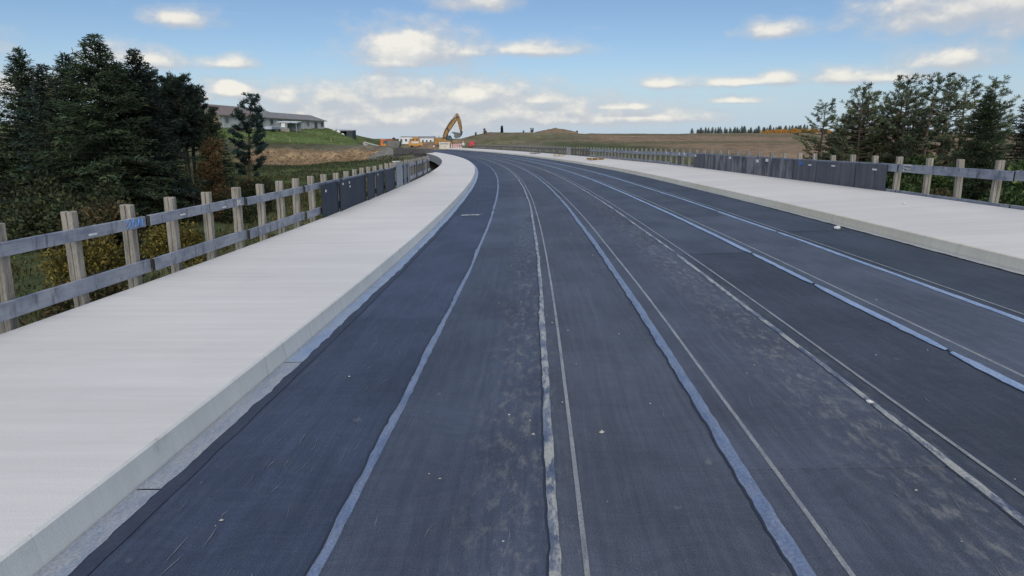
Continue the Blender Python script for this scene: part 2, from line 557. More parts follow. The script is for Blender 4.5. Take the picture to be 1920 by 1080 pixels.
class MB:
    def __init__(self):
        self.v, self.f, self.m = [], [], []

    def face(self, idx, mi=0):
        self.f.append(tuple(idx))
        self.m.append(mi)

    def quad(self, a, b, c, d, mi=0):
        n = len(self.v)
        self.v += [tuple(a), tuple(b), tuple(c), tuple(d)]
        self.face((n, n + 1, n + 2, n + 3), mi)

    def hexa(self, p, mi=0, ends=None):
        """8 points: 4 bottom ring, 4 top ring"""
        n = len(self.v)
        self.v += [tuple(q) for q in p]
        for k, fc in enumerate(((3, 2, 1, 0), (4, 5, 6, 7), (0, 1, 5, 4), (1, 2, 6, 5), (2, 3, 7, 6), (3, 0, 4, 7))):
            self.face([n + i for i in fc], mi if ends is None or k not in ends else ends[k])

    def box(self, c, s, rz=0.0, mi=0, ry=0.0, taper=1.0):
        hx, hy, hz = s[0] / 2, s[1] / 2, s[2] / 2
        M = Matrix.Rotation(rz, 3, 'Z') @ Matrix.Rotation(ry, 3, 'Y')
        pts = []
        for z in (-hz, hz):
            tp = 1.0 if z < 0 else taper
            for x, y in ((-hx, -hy), (hx, -hy), (hx, hy), (-hx, hy)):
                pts.append(Vector(c) + M @ Vector((x * tp, y * tp, z)))
        self.hexa(pts, mi)
        return self

    def tube(self, path, rad, n=8, cap=True, mi=0):
        path = [Vector(p) for p in path]
        if not hasattr(rad, '__len__'):
            rad = [rad] * len(path)
        base = len(self.v)
        up = Vector((.13, .27, 1)).normalized()
        for i, p in enumerate(path):
            d = (path[min(i + 1, len(path) - 1)] - path[max(i - 1, 0)]).normalized()
            s = d.cross(up)
            if s.length < .05:
                s = d.cross(Vector((1, 0, 0)))
            s.normalize()
            t = s.cross(d)
            for k in range(n):
                a = 2 * math.pi * k / n
                self.v.append(tuple(p + (s * math.cos(a) + t * math.sin(a)) * rad[i]))
        for i in range(len(path) - 1):
            for k in range(n):
                a, b = base + i * n + k, base + i * n + (k + 1) % n
                self.face((a, b, b + n, a + n), mi)
        if cap:
            self.face([base + k for k in range(n)][::-1], mi)
            self.face([base + (len(path) - 1) * n + k for k in range(n)], mi)
        return self

    def prism(self, poly, y0, y1, mi=0):
        """polygon in x,z extruded along y"""
        n = len(self.v)
        k = len(poly)
        self.v += [(x, y0, z) for x, z in poly] + [(x, y1, z) for x, z in poly]
        self.face(range(n, n + k), mi)
        self.face([n + k + i for i in range(k)][::-1], mi)
        for i in range(k):
            j = (i + 1) % k
            self.face((n + i, n + k + i, n + k + j, n + j), mi)
        return self

    def mesh(self, name, off=(0, 0, 0)):
        me = bpy.data.meshes.new(name)
        me.from_pydata([(x - off[0], y - off[1], z - off[2]) for x, y, z in self.v], [], self.f)
        if any(self.m):
            me.polygons.foreach_set('material_index', self.m)
        me.update()
        return me

    def build(self, name, mats, parent=None, bevel=0.0, smooth=False, fix=True):
        off = parent_world(parent) if parent else (0, 0, 0)
        me = self.mesh(name, off)
        if fix or bevel:
            bm = bmesh.new()
            bm.from_mesh(me)
            bmesh.ops.recalc_face_normals(bm, faces=bm.faces)
            if bevel:
                bmesh.ops.bevel(bm, geom=list(bm.edges), offset=bevel, segments=1, affect='EDGES', clamp_overlap=True)
            bm.to_mesh(me)
            bm.free()
        if smooth:
            me.polygons.foreach_set('use_smooth', [True] * len(me.polygons))
        if isinstance(mats, str):
            mats = (mats,)
        return link(name, me, mats, parent)


def parent_world(p):
    v = Vector((0, 0, 0))
    while p is not None:
        v += p.location
        p = p.parent
    return v


# ------------------------------------------------------------------ bridge alignment
KS = [0, 8, 16, 24, 34, 46, 60, 78, 100, 130]
KAP = [.0023, .0023, .0022, .0022, .0023, .0021, .0019, .0017, .0018, .0021]
SLO = [.0280, .0332, .0357, .0336, .0346, .0328, .0343, .0359, .0367, .0381]
GRA = [-.0128, -.0091, -.0070, -.0073, -.0089, -.0103, -.0103, -.0090, -.0074, -.0060]
YAW0 = -.04272
_s = np.arange(0, 420.01, .1)
_th = YAW0 + np.concatenate([[0], np.cumsum(np.interp(_s[1:], KS, KAP) * .1)])
_x = np.concatenate([[0], np.cumsum(-np.sin(_th[1:]) * .1)])
_y = np.concatenate([[0], np.cumsum(np.cos(_th[1:]) * .1)])
_z = np.concatenate([[0], np.cumsum(np.interp(_s[1:], KS, GRA) * .1)])


def axis(s):
    if s >= 0:
        th = float(np.interp(s, _s, _th))
        return float(np.interp(s, _s, _x)), float(np.interp(s, _s, _y)), float(np.interp(s, _s, _z)), th, float(np.interp(s, KS, SLO))
    th = YAW0 + KAP[0] * s * .5
    return -math.sin(th) * s, math.cos(th) * s, GRA[0] * s * .4, YAW0 + KAP[0] * s, SLO[0]


def P(s, u, dz=0.0):
    x, y, z, th, sl = axis(s)
    return Vector((x + math.cos(th) * u, y + math.sin(th) * u, z + sl * u + dz))


def srange(a, b, step):
    n = max(1, int(math.ceil((b - a) / step)))
    return [a + (b - a) * i / n for i in range(n + 1)]


def ribbon(name, mats, rows, parent=None, smooth=False):
    """rows: list of (s, [(u, dz), ...]); uv = (s, u) in metres"""
    nv = len(rows[0][1])
    vs_, uvs, fs = [], [], []
    for s, prof in rows:
        acc_ = prof[0][0]
        for k, (u, dz) in enumerate(prof):
            vs_.append(tuple(P(s, u, dz)))
            if k:
                acc_ += math.hypot(u - prof[k - 1][0], dz - prof[k - 1][1])
            uvs.append((s, acc_))
    for i in range(len(rows) - 1):
        for k in range(nv - 1):
            a = i * nv + k
            fs.append((a, a + 1, a + nv + 1, a + nv))
    me = bpy.data.meshes.new(name)
    me.from_pydata(vs_, [], fs)
    ul = me.uv_layers.new(name='UVMap')
    li = np.empty(len(me.loops), dtype=np.int32)
    me.loops.foreach_get('vertex_index', li)
    ul.data.foreach_set('uv', np.array(uvs, dtype=np.float32)[li].ravel())
    if smooth:
        me.polygons.foreach_set('use_smooth', [True] * len(me.polygons))
    me.update()
    return link(name, me, (mats,) if isinstance(mats, str) else mats, parent)


S0, S1 = -14.0, 163.0
# road: bedding under the sheets
road = tag(ribbon('road', 'dark_patch', [(s, [(-1.98, -.02), (5.56, -.02)]) for s in srange(S0, S1, 2)]), kind='structure')
EDGE = [-1.845, -.857, .075, 1.004, 2.036, 3.067, 4.156, 5.405]
TINT = [(.034, .044, .071), (.043, .052, .073), (.049, .056, .072), (.047, .054, .071), (.044, .051, .068), (.049, .057, .073), (.040, .049, .064)]
JOINTS = [[-3, 6.5, 16.3, 26, 36, 46, 56], [1.5, 11.0, 21.3, 31, 41, 51], [0.4, 9.6, 19.9, 29.5, 40, 50], [3.2, 13.5, 22.6, 33, 43, 53],
          [-.4, 9.75, 19.6, 29.4, 39, 49], [4.4, 14.4, 24.5, 34, 44, 54], [1.7, 11.75, 21.7, 31.5, 41.5, 51.5]]
for i in range(7):
    js = [S0] + [j for j in JOINTS[i]]
    while js[-1] < S1 - 14:
        js.append(js[-1] + 10)
    js.append(S1)
    for k in range(len(js) - 1):
        a, b = js[k], js[k + 1]
        top = .003 + .004 * (i % 2) + .0015 * (k % 2)
        u0, u1 = EDGE[i] + .004, EDGE[i + 1] - .004
        a2, b2 = a + .006, b - .006
        prof = [(u0, -.015), (u0, top), (u1, top), (u1, -.015)]
        rows = [(s, prof) for s in srange(a2, b2, 1.0)]
        rows = [(a2 - .001, [(u, -.015) for u, _ in prof])] + rows + [(b2 + .001, [(u, -.015) for u, _ in prof])]
        o = ribbon('membrane_sheet', 'membrane', rows, road)
        f = random.uniform(.86, 1.16)
        if (i == 4 and -1 < a < 5) or (i == 6 and a < 8):
            f = .80
        if i == 4 and 5 < a < 15:
            f = 1.12
        o.color = (TINT[i][0] * f * 1.16, TINT[i][1] * f * 1.2, TINT[i][2] * f * 1.24, 1)


def wobble(s, seed, f):
    return mnoise.noise(Vector((s * f, seed * 7.31, 0.0)))


def step_list(a, b):
    out, s = [], a
    while s < b:
        out.append(s)
        s += .06 if s < 14 else .12 if s < 35 else .4
    out.append(b)
    return out


# beads of bitumen squeezed out along every lap, broken into runs
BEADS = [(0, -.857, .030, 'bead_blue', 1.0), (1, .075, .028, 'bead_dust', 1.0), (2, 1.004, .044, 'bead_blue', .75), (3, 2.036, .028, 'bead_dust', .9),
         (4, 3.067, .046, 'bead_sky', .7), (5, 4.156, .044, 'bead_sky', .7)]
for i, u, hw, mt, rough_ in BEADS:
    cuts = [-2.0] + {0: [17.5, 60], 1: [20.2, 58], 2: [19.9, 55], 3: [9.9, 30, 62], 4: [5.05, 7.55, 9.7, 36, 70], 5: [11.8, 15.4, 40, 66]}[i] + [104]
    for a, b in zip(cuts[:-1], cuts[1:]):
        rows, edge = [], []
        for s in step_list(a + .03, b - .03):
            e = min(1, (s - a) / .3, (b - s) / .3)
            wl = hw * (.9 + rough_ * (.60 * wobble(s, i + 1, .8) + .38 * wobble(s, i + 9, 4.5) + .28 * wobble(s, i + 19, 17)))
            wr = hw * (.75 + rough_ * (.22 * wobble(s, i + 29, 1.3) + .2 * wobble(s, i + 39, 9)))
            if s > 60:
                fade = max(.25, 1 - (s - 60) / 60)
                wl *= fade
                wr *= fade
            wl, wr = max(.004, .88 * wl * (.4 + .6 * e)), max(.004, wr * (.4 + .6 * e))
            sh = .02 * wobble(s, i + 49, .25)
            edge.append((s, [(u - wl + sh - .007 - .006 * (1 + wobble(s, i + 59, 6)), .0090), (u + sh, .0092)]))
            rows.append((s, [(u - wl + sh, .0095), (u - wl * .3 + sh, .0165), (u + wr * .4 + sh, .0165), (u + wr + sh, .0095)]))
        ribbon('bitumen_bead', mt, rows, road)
        ribbon('torn_edge_shadow', 'dark_patch', edge, road)  # dark ribbon paints the seam's shadow line along the torn left edge
# thin pale selvedge line beside five of the laps
for i, u, off in ((1, .075, .115), (2, 1.004, .165), (3, 2.036, .145), (4, 3.067, .15), (5, 4.156, .13)):
    rows = []
    for s in srange(-2, 100, .5):
        d = .012 * wobble(s, i + 70, .22)
        rows.append((s, [(u + off - .011 + d, .0095), (u + off + .011 + d, .0105)]))
    ribbon('selvedge_line', 'lap_line', rows, road)
# bonded strip along the left kerb, in lengths, and the narrow one on the right
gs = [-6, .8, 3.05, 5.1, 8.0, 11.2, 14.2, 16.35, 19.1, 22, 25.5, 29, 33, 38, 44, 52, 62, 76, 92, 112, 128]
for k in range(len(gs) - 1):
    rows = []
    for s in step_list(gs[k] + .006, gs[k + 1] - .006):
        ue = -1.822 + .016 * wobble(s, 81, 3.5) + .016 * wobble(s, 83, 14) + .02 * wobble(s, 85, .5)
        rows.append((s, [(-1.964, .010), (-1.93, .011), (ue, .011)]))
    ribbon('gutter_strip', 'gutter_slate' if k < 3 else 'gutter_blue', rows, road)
gs = [-6, 2, 6.5, 10.6, 12.8, 17, 22, 28, 36, 46, 60, 80, 105, 140]
for k in range(len(gs) - 1):
    rows = [(s, [(5.43 + .02 * wobble(s, 91, 2.5) + .015 * wobble(s, 93, 11), .010), (5.548, .011)]) for s in step_list(gs[k] + .008, gs[k + 1] - .008)]
    ribbon('gutter_strip', 'gutter_grey', rows, road)
# dark torn edge where the first sheet laps up against the left strip
rows = [(s, [(-1.84, .0088), (-1.752 + .010 * wobble(s, 97, 3), .0092)]) for s in step_list(-3, 60)]
ribbon('lap_edge', 'lap_navy', rows, road)
# cut lines across the sheets
for (s, ua, ub) in ((19.95, .15, .98), (9.78, 2.2, 3.0), (11.78, 4.3, 5.38), (24.5, 2.2, 3.0)):
    ribbon('cross_joint', 'cut_line' if s != 11.78 and s != 9.78 else 'dark_patch',
           [(s - .012, [(ua + (ub - ua) * k / 6, .0125) for k in range(7)]), (s + .012, [(ua + (ub - ua) * k / 6, .013) for k in range(7)])], road)
# pale torch smear beside the left strip
rows = [(s, [(-1.55 - .05 * math.sin((s - 16.2) * 9), .0135), (-1.1 + .12 * wobble(s, 5, 9), .0135)]) for s in srange(16.25, 16.55, .04)]
ribbon('torch_smear', 'bead_dust', rows, road)

# scuffs scratched into the sheets (loose short pale strokes, far too many to count)
mb = MB()
for k in range(520):
    i = random.choice([0, 0, 0, 0, 1, 1, 2, 3, 3, 4, 5, 6])
    s = 1.6 + 14 * random.random() ** 1.6
    u = random.uniform(EDGE[i] + .12, EDGE[i + 1] - .12)
    L = random.uniform(.03, .20) * (1 if random.random() < .85 else 2)
    ang = random.gauss(.06, .13)
    bend = random.gauss(0, .006)
    wd = random.uniform(.0008, .0024)
    prev = None
    for q in range(5):
        t_ = q / 4
        ss = s + math.cos(ang) * L * t_
        uu = u + math.sin(ang) * L * t_ + bend * math.sin(t_ * math.pi)
        ww = wd * (1 - abs(2 * t_ - 1) * .8)
        cur = (P(ss, uu - ww, .0108), P(ss, uu + ww, .0108))
        if prev:
            mb.quad(prev[0], prev[1], cur[1], cur[0])
        prev = cur
tag(mb.build('scuff_mark', 'scuff', road, fix=False), kind='stuff')

# ------------------------------------------------------------------ pavements
SP = -14.0


def pavement(name, ui, uo, dz_i, dz_o, send, mat, kmat, sgn):
    """ui: foot of the kerb, uo: outer edge"""
    ss = srange(SP, send, 1.0)
    kt = ui + sgn * .028
    o = ribbon(name, mat, [(s, [(kt + sgn * .012, dz_i), (uo - sgn * .03, dz_o), (uo, dz_o - .012)]) for s in ss])
    tag(o, kind='structure')
    ribbon('kerb_face', kmat, [(s, [(ui, -.02), (kt, dz_i - .012), (kt + sgn * .012, dz_i)]) for s in ss], o)
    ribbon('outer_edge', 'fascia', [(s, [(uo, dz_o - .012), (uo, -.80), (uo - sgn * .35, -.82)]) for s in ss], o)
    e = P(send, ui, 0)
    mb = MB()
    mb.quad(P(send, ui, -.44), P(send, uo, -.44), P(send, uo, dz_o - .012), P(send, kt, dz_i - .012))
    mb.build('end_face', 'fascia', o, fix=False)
    return o


pavement('pavement_left', -1.966, -4.48, .153, .203, 128.0, 'pave_left', 'kerb_left', -1)
pavement('pavement_right', 5.554, 8.523, .150, .200, 168.0, 'pave_right', 'kerb_right', 1)

# bridge body under the deck
bridge = tag(empty('bridge', P(60, 2, -1)), 'long curved concrete bridge carrying the black sheeted roadway', 'bridge')
rows = []
for s in srange(SP, 150, 2.5):
    rows.append((s, [(-4.2, -.43), (-2.6, -.75), (-1.6, -1.75), (5.2, -1.75), (6.4, -.75), (8.2, -.43)]))
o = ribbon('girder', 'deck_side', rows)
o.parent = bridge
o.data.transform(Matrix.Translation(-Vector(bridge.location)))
for s in (8, 42, 76, 110):
    c = P(s, 1.8, 0)
    mb = MB()
    mb.box((c.x, c.y, c.z - 1.75 - 4.5), (4.6, 1.3, 9.0), rz=axis(s)[3])
    mb.build('pier', 'deck_side', bridge, bevel=.15)
c = P(147, 2, 0)
MB().box((c.x, c.y, c.z - 2.3), (12.5, 3.0, 3.4), rz=axis(147)[3]).build('abutment', 'deck_side', bridge)


# ------------------------------------------------------------------ terrain
CTRL = [(-58.3, 195, 3.6), (-45, 150, .25), (-38.5, 130, -.8), (-36.2, 121, -2.75), (-27.3, 90, -3.0), (-15.3, 50, -4.6), (-54.8, 110, -1.6), (-25.3, 50, -4.2),
        (-26.5, 42, -4.4), (-21, 33, -5.4), (-58.5, 230, 4.4), (-47, 215, 2.3), (-37, 190, .6), (-26, 130, -.85), (-24.5, 121, -2.5), (-18.6, 113, -1.2),
        (-44.3, 130, -.8), (-41.7, 121, -2.6), (-31.5, 80, -3.0), (-55.7, 140, 1.1), (-62.6, 158, 3.55), (-54.7, 215, 3.7), (-21.5, 150, -1.4), (-34, 240, -1.0),
        (-57, 400, -1.2), (-13.8, 200, .3), (-8.4, 205, 2.85), (0, 205, 2.95), (12.9, 215, 2.9), (31.5, 300, 3.1), (96.8, 380, 3.1), (173, 420, 3.5), (264, 420, 3.2),
        (12.6, 120, .0), (28, 110, -.1), (40.6, 100, -.1), (51, 200, .7), (33.7, 60, -2.6), (-17, 185, -1.6), (-12, 166, -1.35), (-8, 175, -.9),
        (-8, -20, -7), (-8, 10, -7), (-15, 20, -6.6), (12, 0, -6), (14, 15, -5.5), (20, 30, -4.6), (12, 45, -4.4), (9, 70, -3.4), (-8, 60, -5), (-10, 85, -3.6),
        (-12, 100, -2.2), (-40, 20, -6.5), (-60, 30, -6), (-60, 70, -3.5), (60, 20, -4), (60, 60, -2), (-50, -60, -8), (60, -60, -7), (0, -100, -4), (150, 600, 4.75),
        (283, 700, 5.3), (-75, 165, 4.2), (-90, 200, 5.5), (-85, 120, 0.5), (-120, 160, 3.5), (-120, 60, -3), (120, 120, .5), (120, 240, 1.6), (-30, 170, -1.2),
        (-22, 200, -1.5), (-48, 300, -1.0), (-130, 1000, -8), (-300, 3000, -20), (300, 3000, 4), (900, 1500, 6), (-1200, 800, 4), (1200, 200, 2), (-1200, -200, -2),
        (0, -900, 0), (1500, 3500, 0), (-1800, 3500, -10), (450, 900, 6), (-150, 300, 6), (2, 150, 0.2), (-4, 185, 1.6), (5, 95, -1.6), (20, 150, .4)]
cp = np.array(CTRL)


def phi(r):
    return -np.sqrt(r * r + 4.0 ** 2)


Dm = np.hypot(cp[:, None, 0] - cp[None, :, 0], cp[:, None, 1] - cp[None, :, 1])
nC = len(cp)
Am = np.zeros((nC + 1, nC + 1))
Am[:nC, :nC] = phi(Dm) + np.eye(nC) * .4
Am[:nC, nC] = 1
Am[nC, :nC] = 1
sol = np.linalg.solve(Am, np.append(cp[:, 2], 0))


def rbf(x, y):
    out = np.full(x.shape, sol[nC])
    for k in range(nC):
        out = out + sol[k] * phi(np.hypot(x - cp[k, 0], y - cp[k, 1]))
    return out


_ax = np.arange(-20, 260.1, 1.0)
_pts = np.array([axis(s)[:3] for s in _ax])
_sl = np.array([axis(s)[4] for s in _ax])
_tha = np.array([axis(s)[3] for s in _ax])


def road_coords(x, y):
    """nearest s, u, deck height for arrays"""
    i = np.full(x.shape, 0)
    d2 = np.full(x.shape, 1e18)
    for k in range(len(_ax)):
        d = (x - _pts[k, 0]) ** 2 + (y - _pts[k, 1]) ** 2
        mk = d < d2
        d2 = np.where(mk, d, d2)
        i = np.where(mk, k, i)
    u = (x - _pts[i, 0]) * np.cos(_tha[i]) + (y - _pts[i, 1]) * np.sin(_tha[i])
    u = np.where((i == 0) | (i == len(_ax) - 1), np.sign(u) * np.sqrt(d2), u)
    return _ax[i], u, _pts[i, 2] + _sl[i] * np.clip(u, -6, 10)


def sstep(v, a, b):
    t = np.clip((v - a) / (b - a), 0, 1)
    return t * t * (3 - 2 * t)


def vnoise(x, y, f, seed, oct_=4):
    out = np.zeros(x.shape)
    r2 = np.random.default_rng(seed)
    amp = 1.0
    for o_ in range(oct_):
        gN = r2.random((256, 256))
        X, Y = x * f * 2 ** o_ + 1000.37, y * f * 2 ** o_ + 1000.71
        xi, yi = np.floor(X).astype(int), np.floor(Y).astype(int)
        fx, fy = X - xi, Y - yi
        fx, fy = fx * fx * (3 - 2 * fx), fy * fy * (3 - 2 * fy)
        g_ = lambda a, b: gN[a % 256, b % 256]
        out += amp * ((g_(xi, yi) * (1 - fx) + g_(xi + 1, yi) * fx) * (1 - fy) + (g_(xi, yi + 1) * (1 - fx) + g_(xi + 1, yi + 1) * fx) * fy - .5)
        amp *= .5
    return out


def terrain_z(x, y):
    z = rbf(x, y)
    s_, u_, dz_ = road_coords(x, y)
    dist = np.hypot(x + 20, y - 100)
    rough = .25 + .35 * sstep(dist, 150, 600) * 0
    z = z + vnoise(x, y, .06, 3) * .55 * rough + vnoise(x, y, .35, 5, 3) * .22
    # the cut bank of bare soil on the left
    bank = sstep(x, -52, -44) * (1 - sstep(x, -24, -19))
    t = sstep(y, 121.5 + vnoise(x, y, .12, 8, 2) * 3, 126.5)
    z = z + bank * (sstep(y, 112, 121) * (1 - sstep(y, 134, 150))) * (t * 1.25 - .55 + vnoise(x, y, .5, 12, 3) * .35 * sstep(y, 119, 122) * (1 - sstep(y, 130, 134)))
    # below and beside the deck
    inb = (1 - sstep(s_, 140, 158))
    lim = dz_ - 2.3
    edge = np.maximum(np.maximum(-4.7 - u_, u_ - 8.8), 0)
    cap = lim + edge * 1.1
    zc = np.minimum(z, cap)
    z = z * (1 - inb) + zc * inb
    # formation level past the end of the bridge
    form = sstep(s_, 146, 160) * (1 - sstep(np.maximum(-u_ - 6, u_ - 9), 0, 7)) * (1 - sstep(s_, 215, 250))
    z = z * (1 - form) + (dz_ - .16 + vnoise(x, y, .3, 31, 3) * .12) * form
    return z


def graded(lo, c0, c1, hi, step, gfac):
    mid = list(np.arange(c0, c1 + step * .5, step))
    out, d = [], step
    v = c1
    while v < hi:
        d *= gfac
        v += d
        out.append(v)
    left, d, v = [], step, c0
    while v > lo:
        d *= gfac
        v -= d
        left.append(v)
    return np.array(left[::-1] + mid + out)


gx = graded(-3200, -82, 58, 3200, 1.1, 1.07)
gy = graded(-900, 6, 236, 5200, 1.1, 1.07)
X, Y = np.meshgrid(gx, gy)
Z = terrain_z(X, Y)


def lerp3(a, b, t):
    return a * (1 - t[..., None]) + np.array(b) * t[..., None]


def ground_color(x, y, z):
    n1 = vnoise(x, y, .05, 21)
    n2 = vnoise(x, y, .25, 22)
    n3 = vnoise(x, y, .9, 23, 2)
    col = np.zeros(x.shape + (3,)) + np.array((.062, .066, .030))           # rough autumn grass
    col = lerp3(col, (.040, .052, .022), sstep(n1 + n2 * .4, -.1, .35))
    # green meadow in front of the barn
    md = sstep(y + n2 * 7, 134, 143) * (1 - sstep(x + n2 * 8 - (y - 200) * -.22, -46, -38)) * (1 - sstep(y, 300, 360))
    col = lerp3(col, (.080, .112, .036), md)
    col = lerp3(col, (.115, .135, .045), md * sstep(n1 + n3 * .3, .0, .45) * .7)
    ol = sstep(y, 126, 128) * (1 - sstep(y + n2 * 6, 138, 148)) * (1 - sstep(x, -30, -22))
    col = lerp3(col, (.058, .056, .034), ol * .85)
    # lower green slope behind the left fence
    lg = sstep(y + n2 * 8, 66, 80) * (1 - sstep(y + n2 * 6, 104, 117)) * (1 - sstep(x, -19, -13))
    col = lerp3(col, (.050, .070, .024), lg * .8)
    # bare soil bank
    bk = sstep(x + n2 * 5, -49, -45) * (1 - sstep(x + n2 * 6, -23.5, -19)) * sstep(y + n2 * 2.0, 119.0, 121) * (1 - sstep(y + n2 * 2.5, 126.3, 128.0))
    col = lerp3(col, (.118, .080, .046), bk)
    col = lerp3(col, (.180, .128, .072), bk * sstep(y + n2 * 5 + n3 * 3, 122.5, 126))
    # disturbed grey-brown earth right of the bank, towards the bridge end
    ds = sstep(x + n2 * 5, -40, -26) * sstep(y + n2 * 6, 104, 116) * (1 - sstep(x, 3, 10)) * (1 - sstep(y, 260, 330))
    ds = np.clip(ds - bk, 0, 1)
    col = lerp3(col, (.105, .095, .068), ds)
    col = lerp3(col, (.16, .115, .07), ds * sstep(y + n2 * 10, 150, 165) * (1 - sstep(x, -11, -7)))
    # cutting slope and mound on the right
    mo = sstep(x + n2 * 4, -16, -9) * 1.0 * sstep(y + n2 * 8, 150, 178) * (1 - sstep(x + n2 * 8, 24, 44))
    col = lerp3(col, (.108, .094, .056), mo)
    col = lerp3(col, (.155, .112, .084), mo * sstep(n1 * 1.2 + n2 * .6, .02, .35))
    col = lerp3(col, (.085, .083, .044), mo * sstep(-n1 * 1.3 + n2 * .5, .10, .5) * .8)
    # ploughed field on the right, with bands of stubble
    fd = sstep(x + n2 * 4 - np.clip(160 - y, 0, 80) * .12, 12, 26) * sstep(y + n2 * 6, 74, 90)
    col = lerp3(col, (.150, .108, .068), fd)
    band = sstep(np.sin(y * .052 + x * .004 + n1 * .5), .55, .95)
    col = lerp3(col, (.088, .080, .042), fd * band * .9)
    band2 = sstep(np.sin(y * .021 + 1.0 + x * .002 + n1 * .4), .5, .9)
    col = lerp3(col, (.115, .092, .052), fd * band2 * .8)
    # right-hand verge by the trees
    rv = sstep(x, 8, 14) * (1 - sstep(y + n2 * 6, 60, 84)) * sstep(y, -40, -10)
    col = lerp3(col, (.050, .085, .022), rv * .8)
    # far land
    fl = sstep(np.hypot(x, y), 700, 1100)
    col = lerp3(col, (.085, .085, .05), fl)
    return np.clip(col * 1.3, 0, .6)


colv = ground_color(X, Y, Z)
nx, ny = len(gx), len(gy)
me = bpy.data.meshes.new('ground')
verts = np.stack([X, Y, Z], -1).reshape(-1, 3)
idx = np.arange(nx * ny).reshape(ny, nx)
quads = np.stack([idx[:-1, :-1], idx[:-1, 1:], idx[1:, 1:], idx[1:, :-1]], -1).reshape(-1, 4)


def np_mesh(name, verts, quads, cols=None, smooth=False):
    me = bpy.data.meshes.new(name)
    me.vertices.add(len(verts))
    me.vertices.foreach_set('co', np.asarray(verts, np.float32).ravel())
    nq = len(quads)
    me.loops.add(nq * 4)
    me.loops.foreach_set('vertex_index', np.asarray(quads, np.int32).ravel())
    me.polygons.add(nq)
    me.polygons.foreach_set('loop_start', np.arange(0, nq * 4, 4, dtype=np.int32))
    me.polygons.foreach_set('loop_total', np.full(nq, 4, np.int32))
    if smooth:
        me.polygons.foreach_set('use_smooth', np.ones(nq, bool))
    if cols is not None:
        at = me.color_attributes.new('Col', 'FLOAT_COLOR', 'POINT')
        c4 = np.ones((len(verts), 4), np.float32)
        c4[:, :3] = cols
        at.data.foreach_set('color', c4.ravel())
    me.update(calc_edges=True)
    return me


ground = tag(link('ground', np_mesh('ground', verts, quads, colv.reshape(-1, 3), True), ('ground',)), kind='structure')


def gz_fast(x, y):
    j = min(max(int(np.searchsorted(gx, x)) - 1, 0), nx - 2)
    i = min(max(int(np.searchsorted(gy, y)) - 1, 0), ny - 2)
    fx, fy = (x - gx[j]) / (gx[j + 1] - gx[j]), (y - gy[i]) / (gy[i + 1] - gy[i])
    return float((Z[i, j] * (1 - fx) + Z[i, j + 1] * fx) * (1 - fy) + (Z[i + 1, j] * (1 - fx) + Z[i + 1, j + 1] * fx) * fy)


def gz(x, y):
    return float(terrain_z(np.array([float(x)]), np.array([float(y)]))[0])


# ------------------------------------------------------------------ fences
def board(mb_, s0, s1, u0, u1, th, z0, z1, mi_end=1):
    """a straight board from (s0,u0) to (s1,u1), road-side face at u, thickness outwards"""
    a0, b0 = P(s0, u0, 0), P(s1, u1, 0)
    d = (b0 - a0)
    nrm = Vector((d.y, -d.x, 0)).normalized() * th
    up0, up1 = Vector((0, 0, z0)), Vector((0, 0, z1))
    mb_.hexa([a0 + up0, b0 + up0, b0 + up0 + nrm, a0 + up0 + nrm, a0 + up1, b0 + up1, b0 + up1 + nrm, a0 + up1 + nrm], 0, {5: mi_end, 3: mi_end})


POSTV = []
for v in range(5):
    mb = MB()
    h = 1.0
    for sx in (-1, 1):
        j = random.uniform(-.004, .004)
        mb.hexa([(sx * .034 - .030 + j, -.05, -1.0), (sx * .034 + .030 + j, -.05, -1.0), (sx * .034 + .030 + j, .05, -1.0), (sx * .034 - .030 + j, .05, -1.0),
                 (sx * .034 - .030, -.05, 0), (sx * .034 + .030, -.05, random.uniform(-.008, .002)), (sx * .034 + .030, .05, random.uniform(-.006, .002)), (sx * .034 - .030, .05, 0)])
    me_ = mb.mesh('post')
    bm = bmesh.new()
    bm.from_mesh(me_)
    bmesh.ops.recalc_face_normals(bm, faces=bm.faces)
    bmesh.ops.bevel(bm, geom=list(bm.edges), offset=.004, segments=1, affect='EDGES')
    bm.to_mesh(me_)
    bm.free()
    me_.materials.append(MATS['post_wood'])
    POSTV.append(me_)
POSTG = []
for me_ in POSTV:
    m2 = me_.copy()
    m2.materials.clear()
    m2.materials.append(MATS['post_wood_grey'])
    POSTG.append(m2)


def place_post(par, s, u, top, grey=False, down=.42):
    p = P(s, u, top)
    o = bpy.data.objects.new('post', random.choice(POSTG if grey else POSTV))
    COL.objects.link(o)
    o.parent = par
    o.location = p - par.location
    o.rotation_euler = (random.gauss(0, .012), random.gauss(0, .016), axis(s)[3] + random.gauss(0, .04))
    L = (top + down)
    o.scale = (random.uniform(.82, .96), 1, L)
    return o


# left fence -------------------------------------------------
fl = tag(empty('wooden_fence', P(6.7, -4.55, 0)), 'timber post and rail fence with dark panels along the left pavement edge', 'fence')
LZ = .203
for k in range(-3, 37):
    place_post(fl, 3.74 + k * 1.0 + random.uniform(-.03, .03), -4.60 + (.02 * math.sin(k)), LZ + .90 + random.uniform(-.015, .015), k > 22)
sj = [-2.3, .6, 4.95, 7.96, 10.86, 13.87, 16.9, 19.9, 22.9, 25.9, 28.9, 31.9, 34.9, 37.6, 40.1]
for a, b in zip(sj[:-1], sj[1:]):
    for (z0, z1) in ((.625, .745), (.085, .235)):
        mb = MB()
        j = random.uniform(-.008, .008)
        board(mb, a + .006, b - .006 + random.uniform(0, .01), -4.470, -4.522, -.045, LZ + z0 + j, LZ + z1 + j)
        mb.build('rail', ('rail_board', 'end_grain'), fl, bevel=.004)
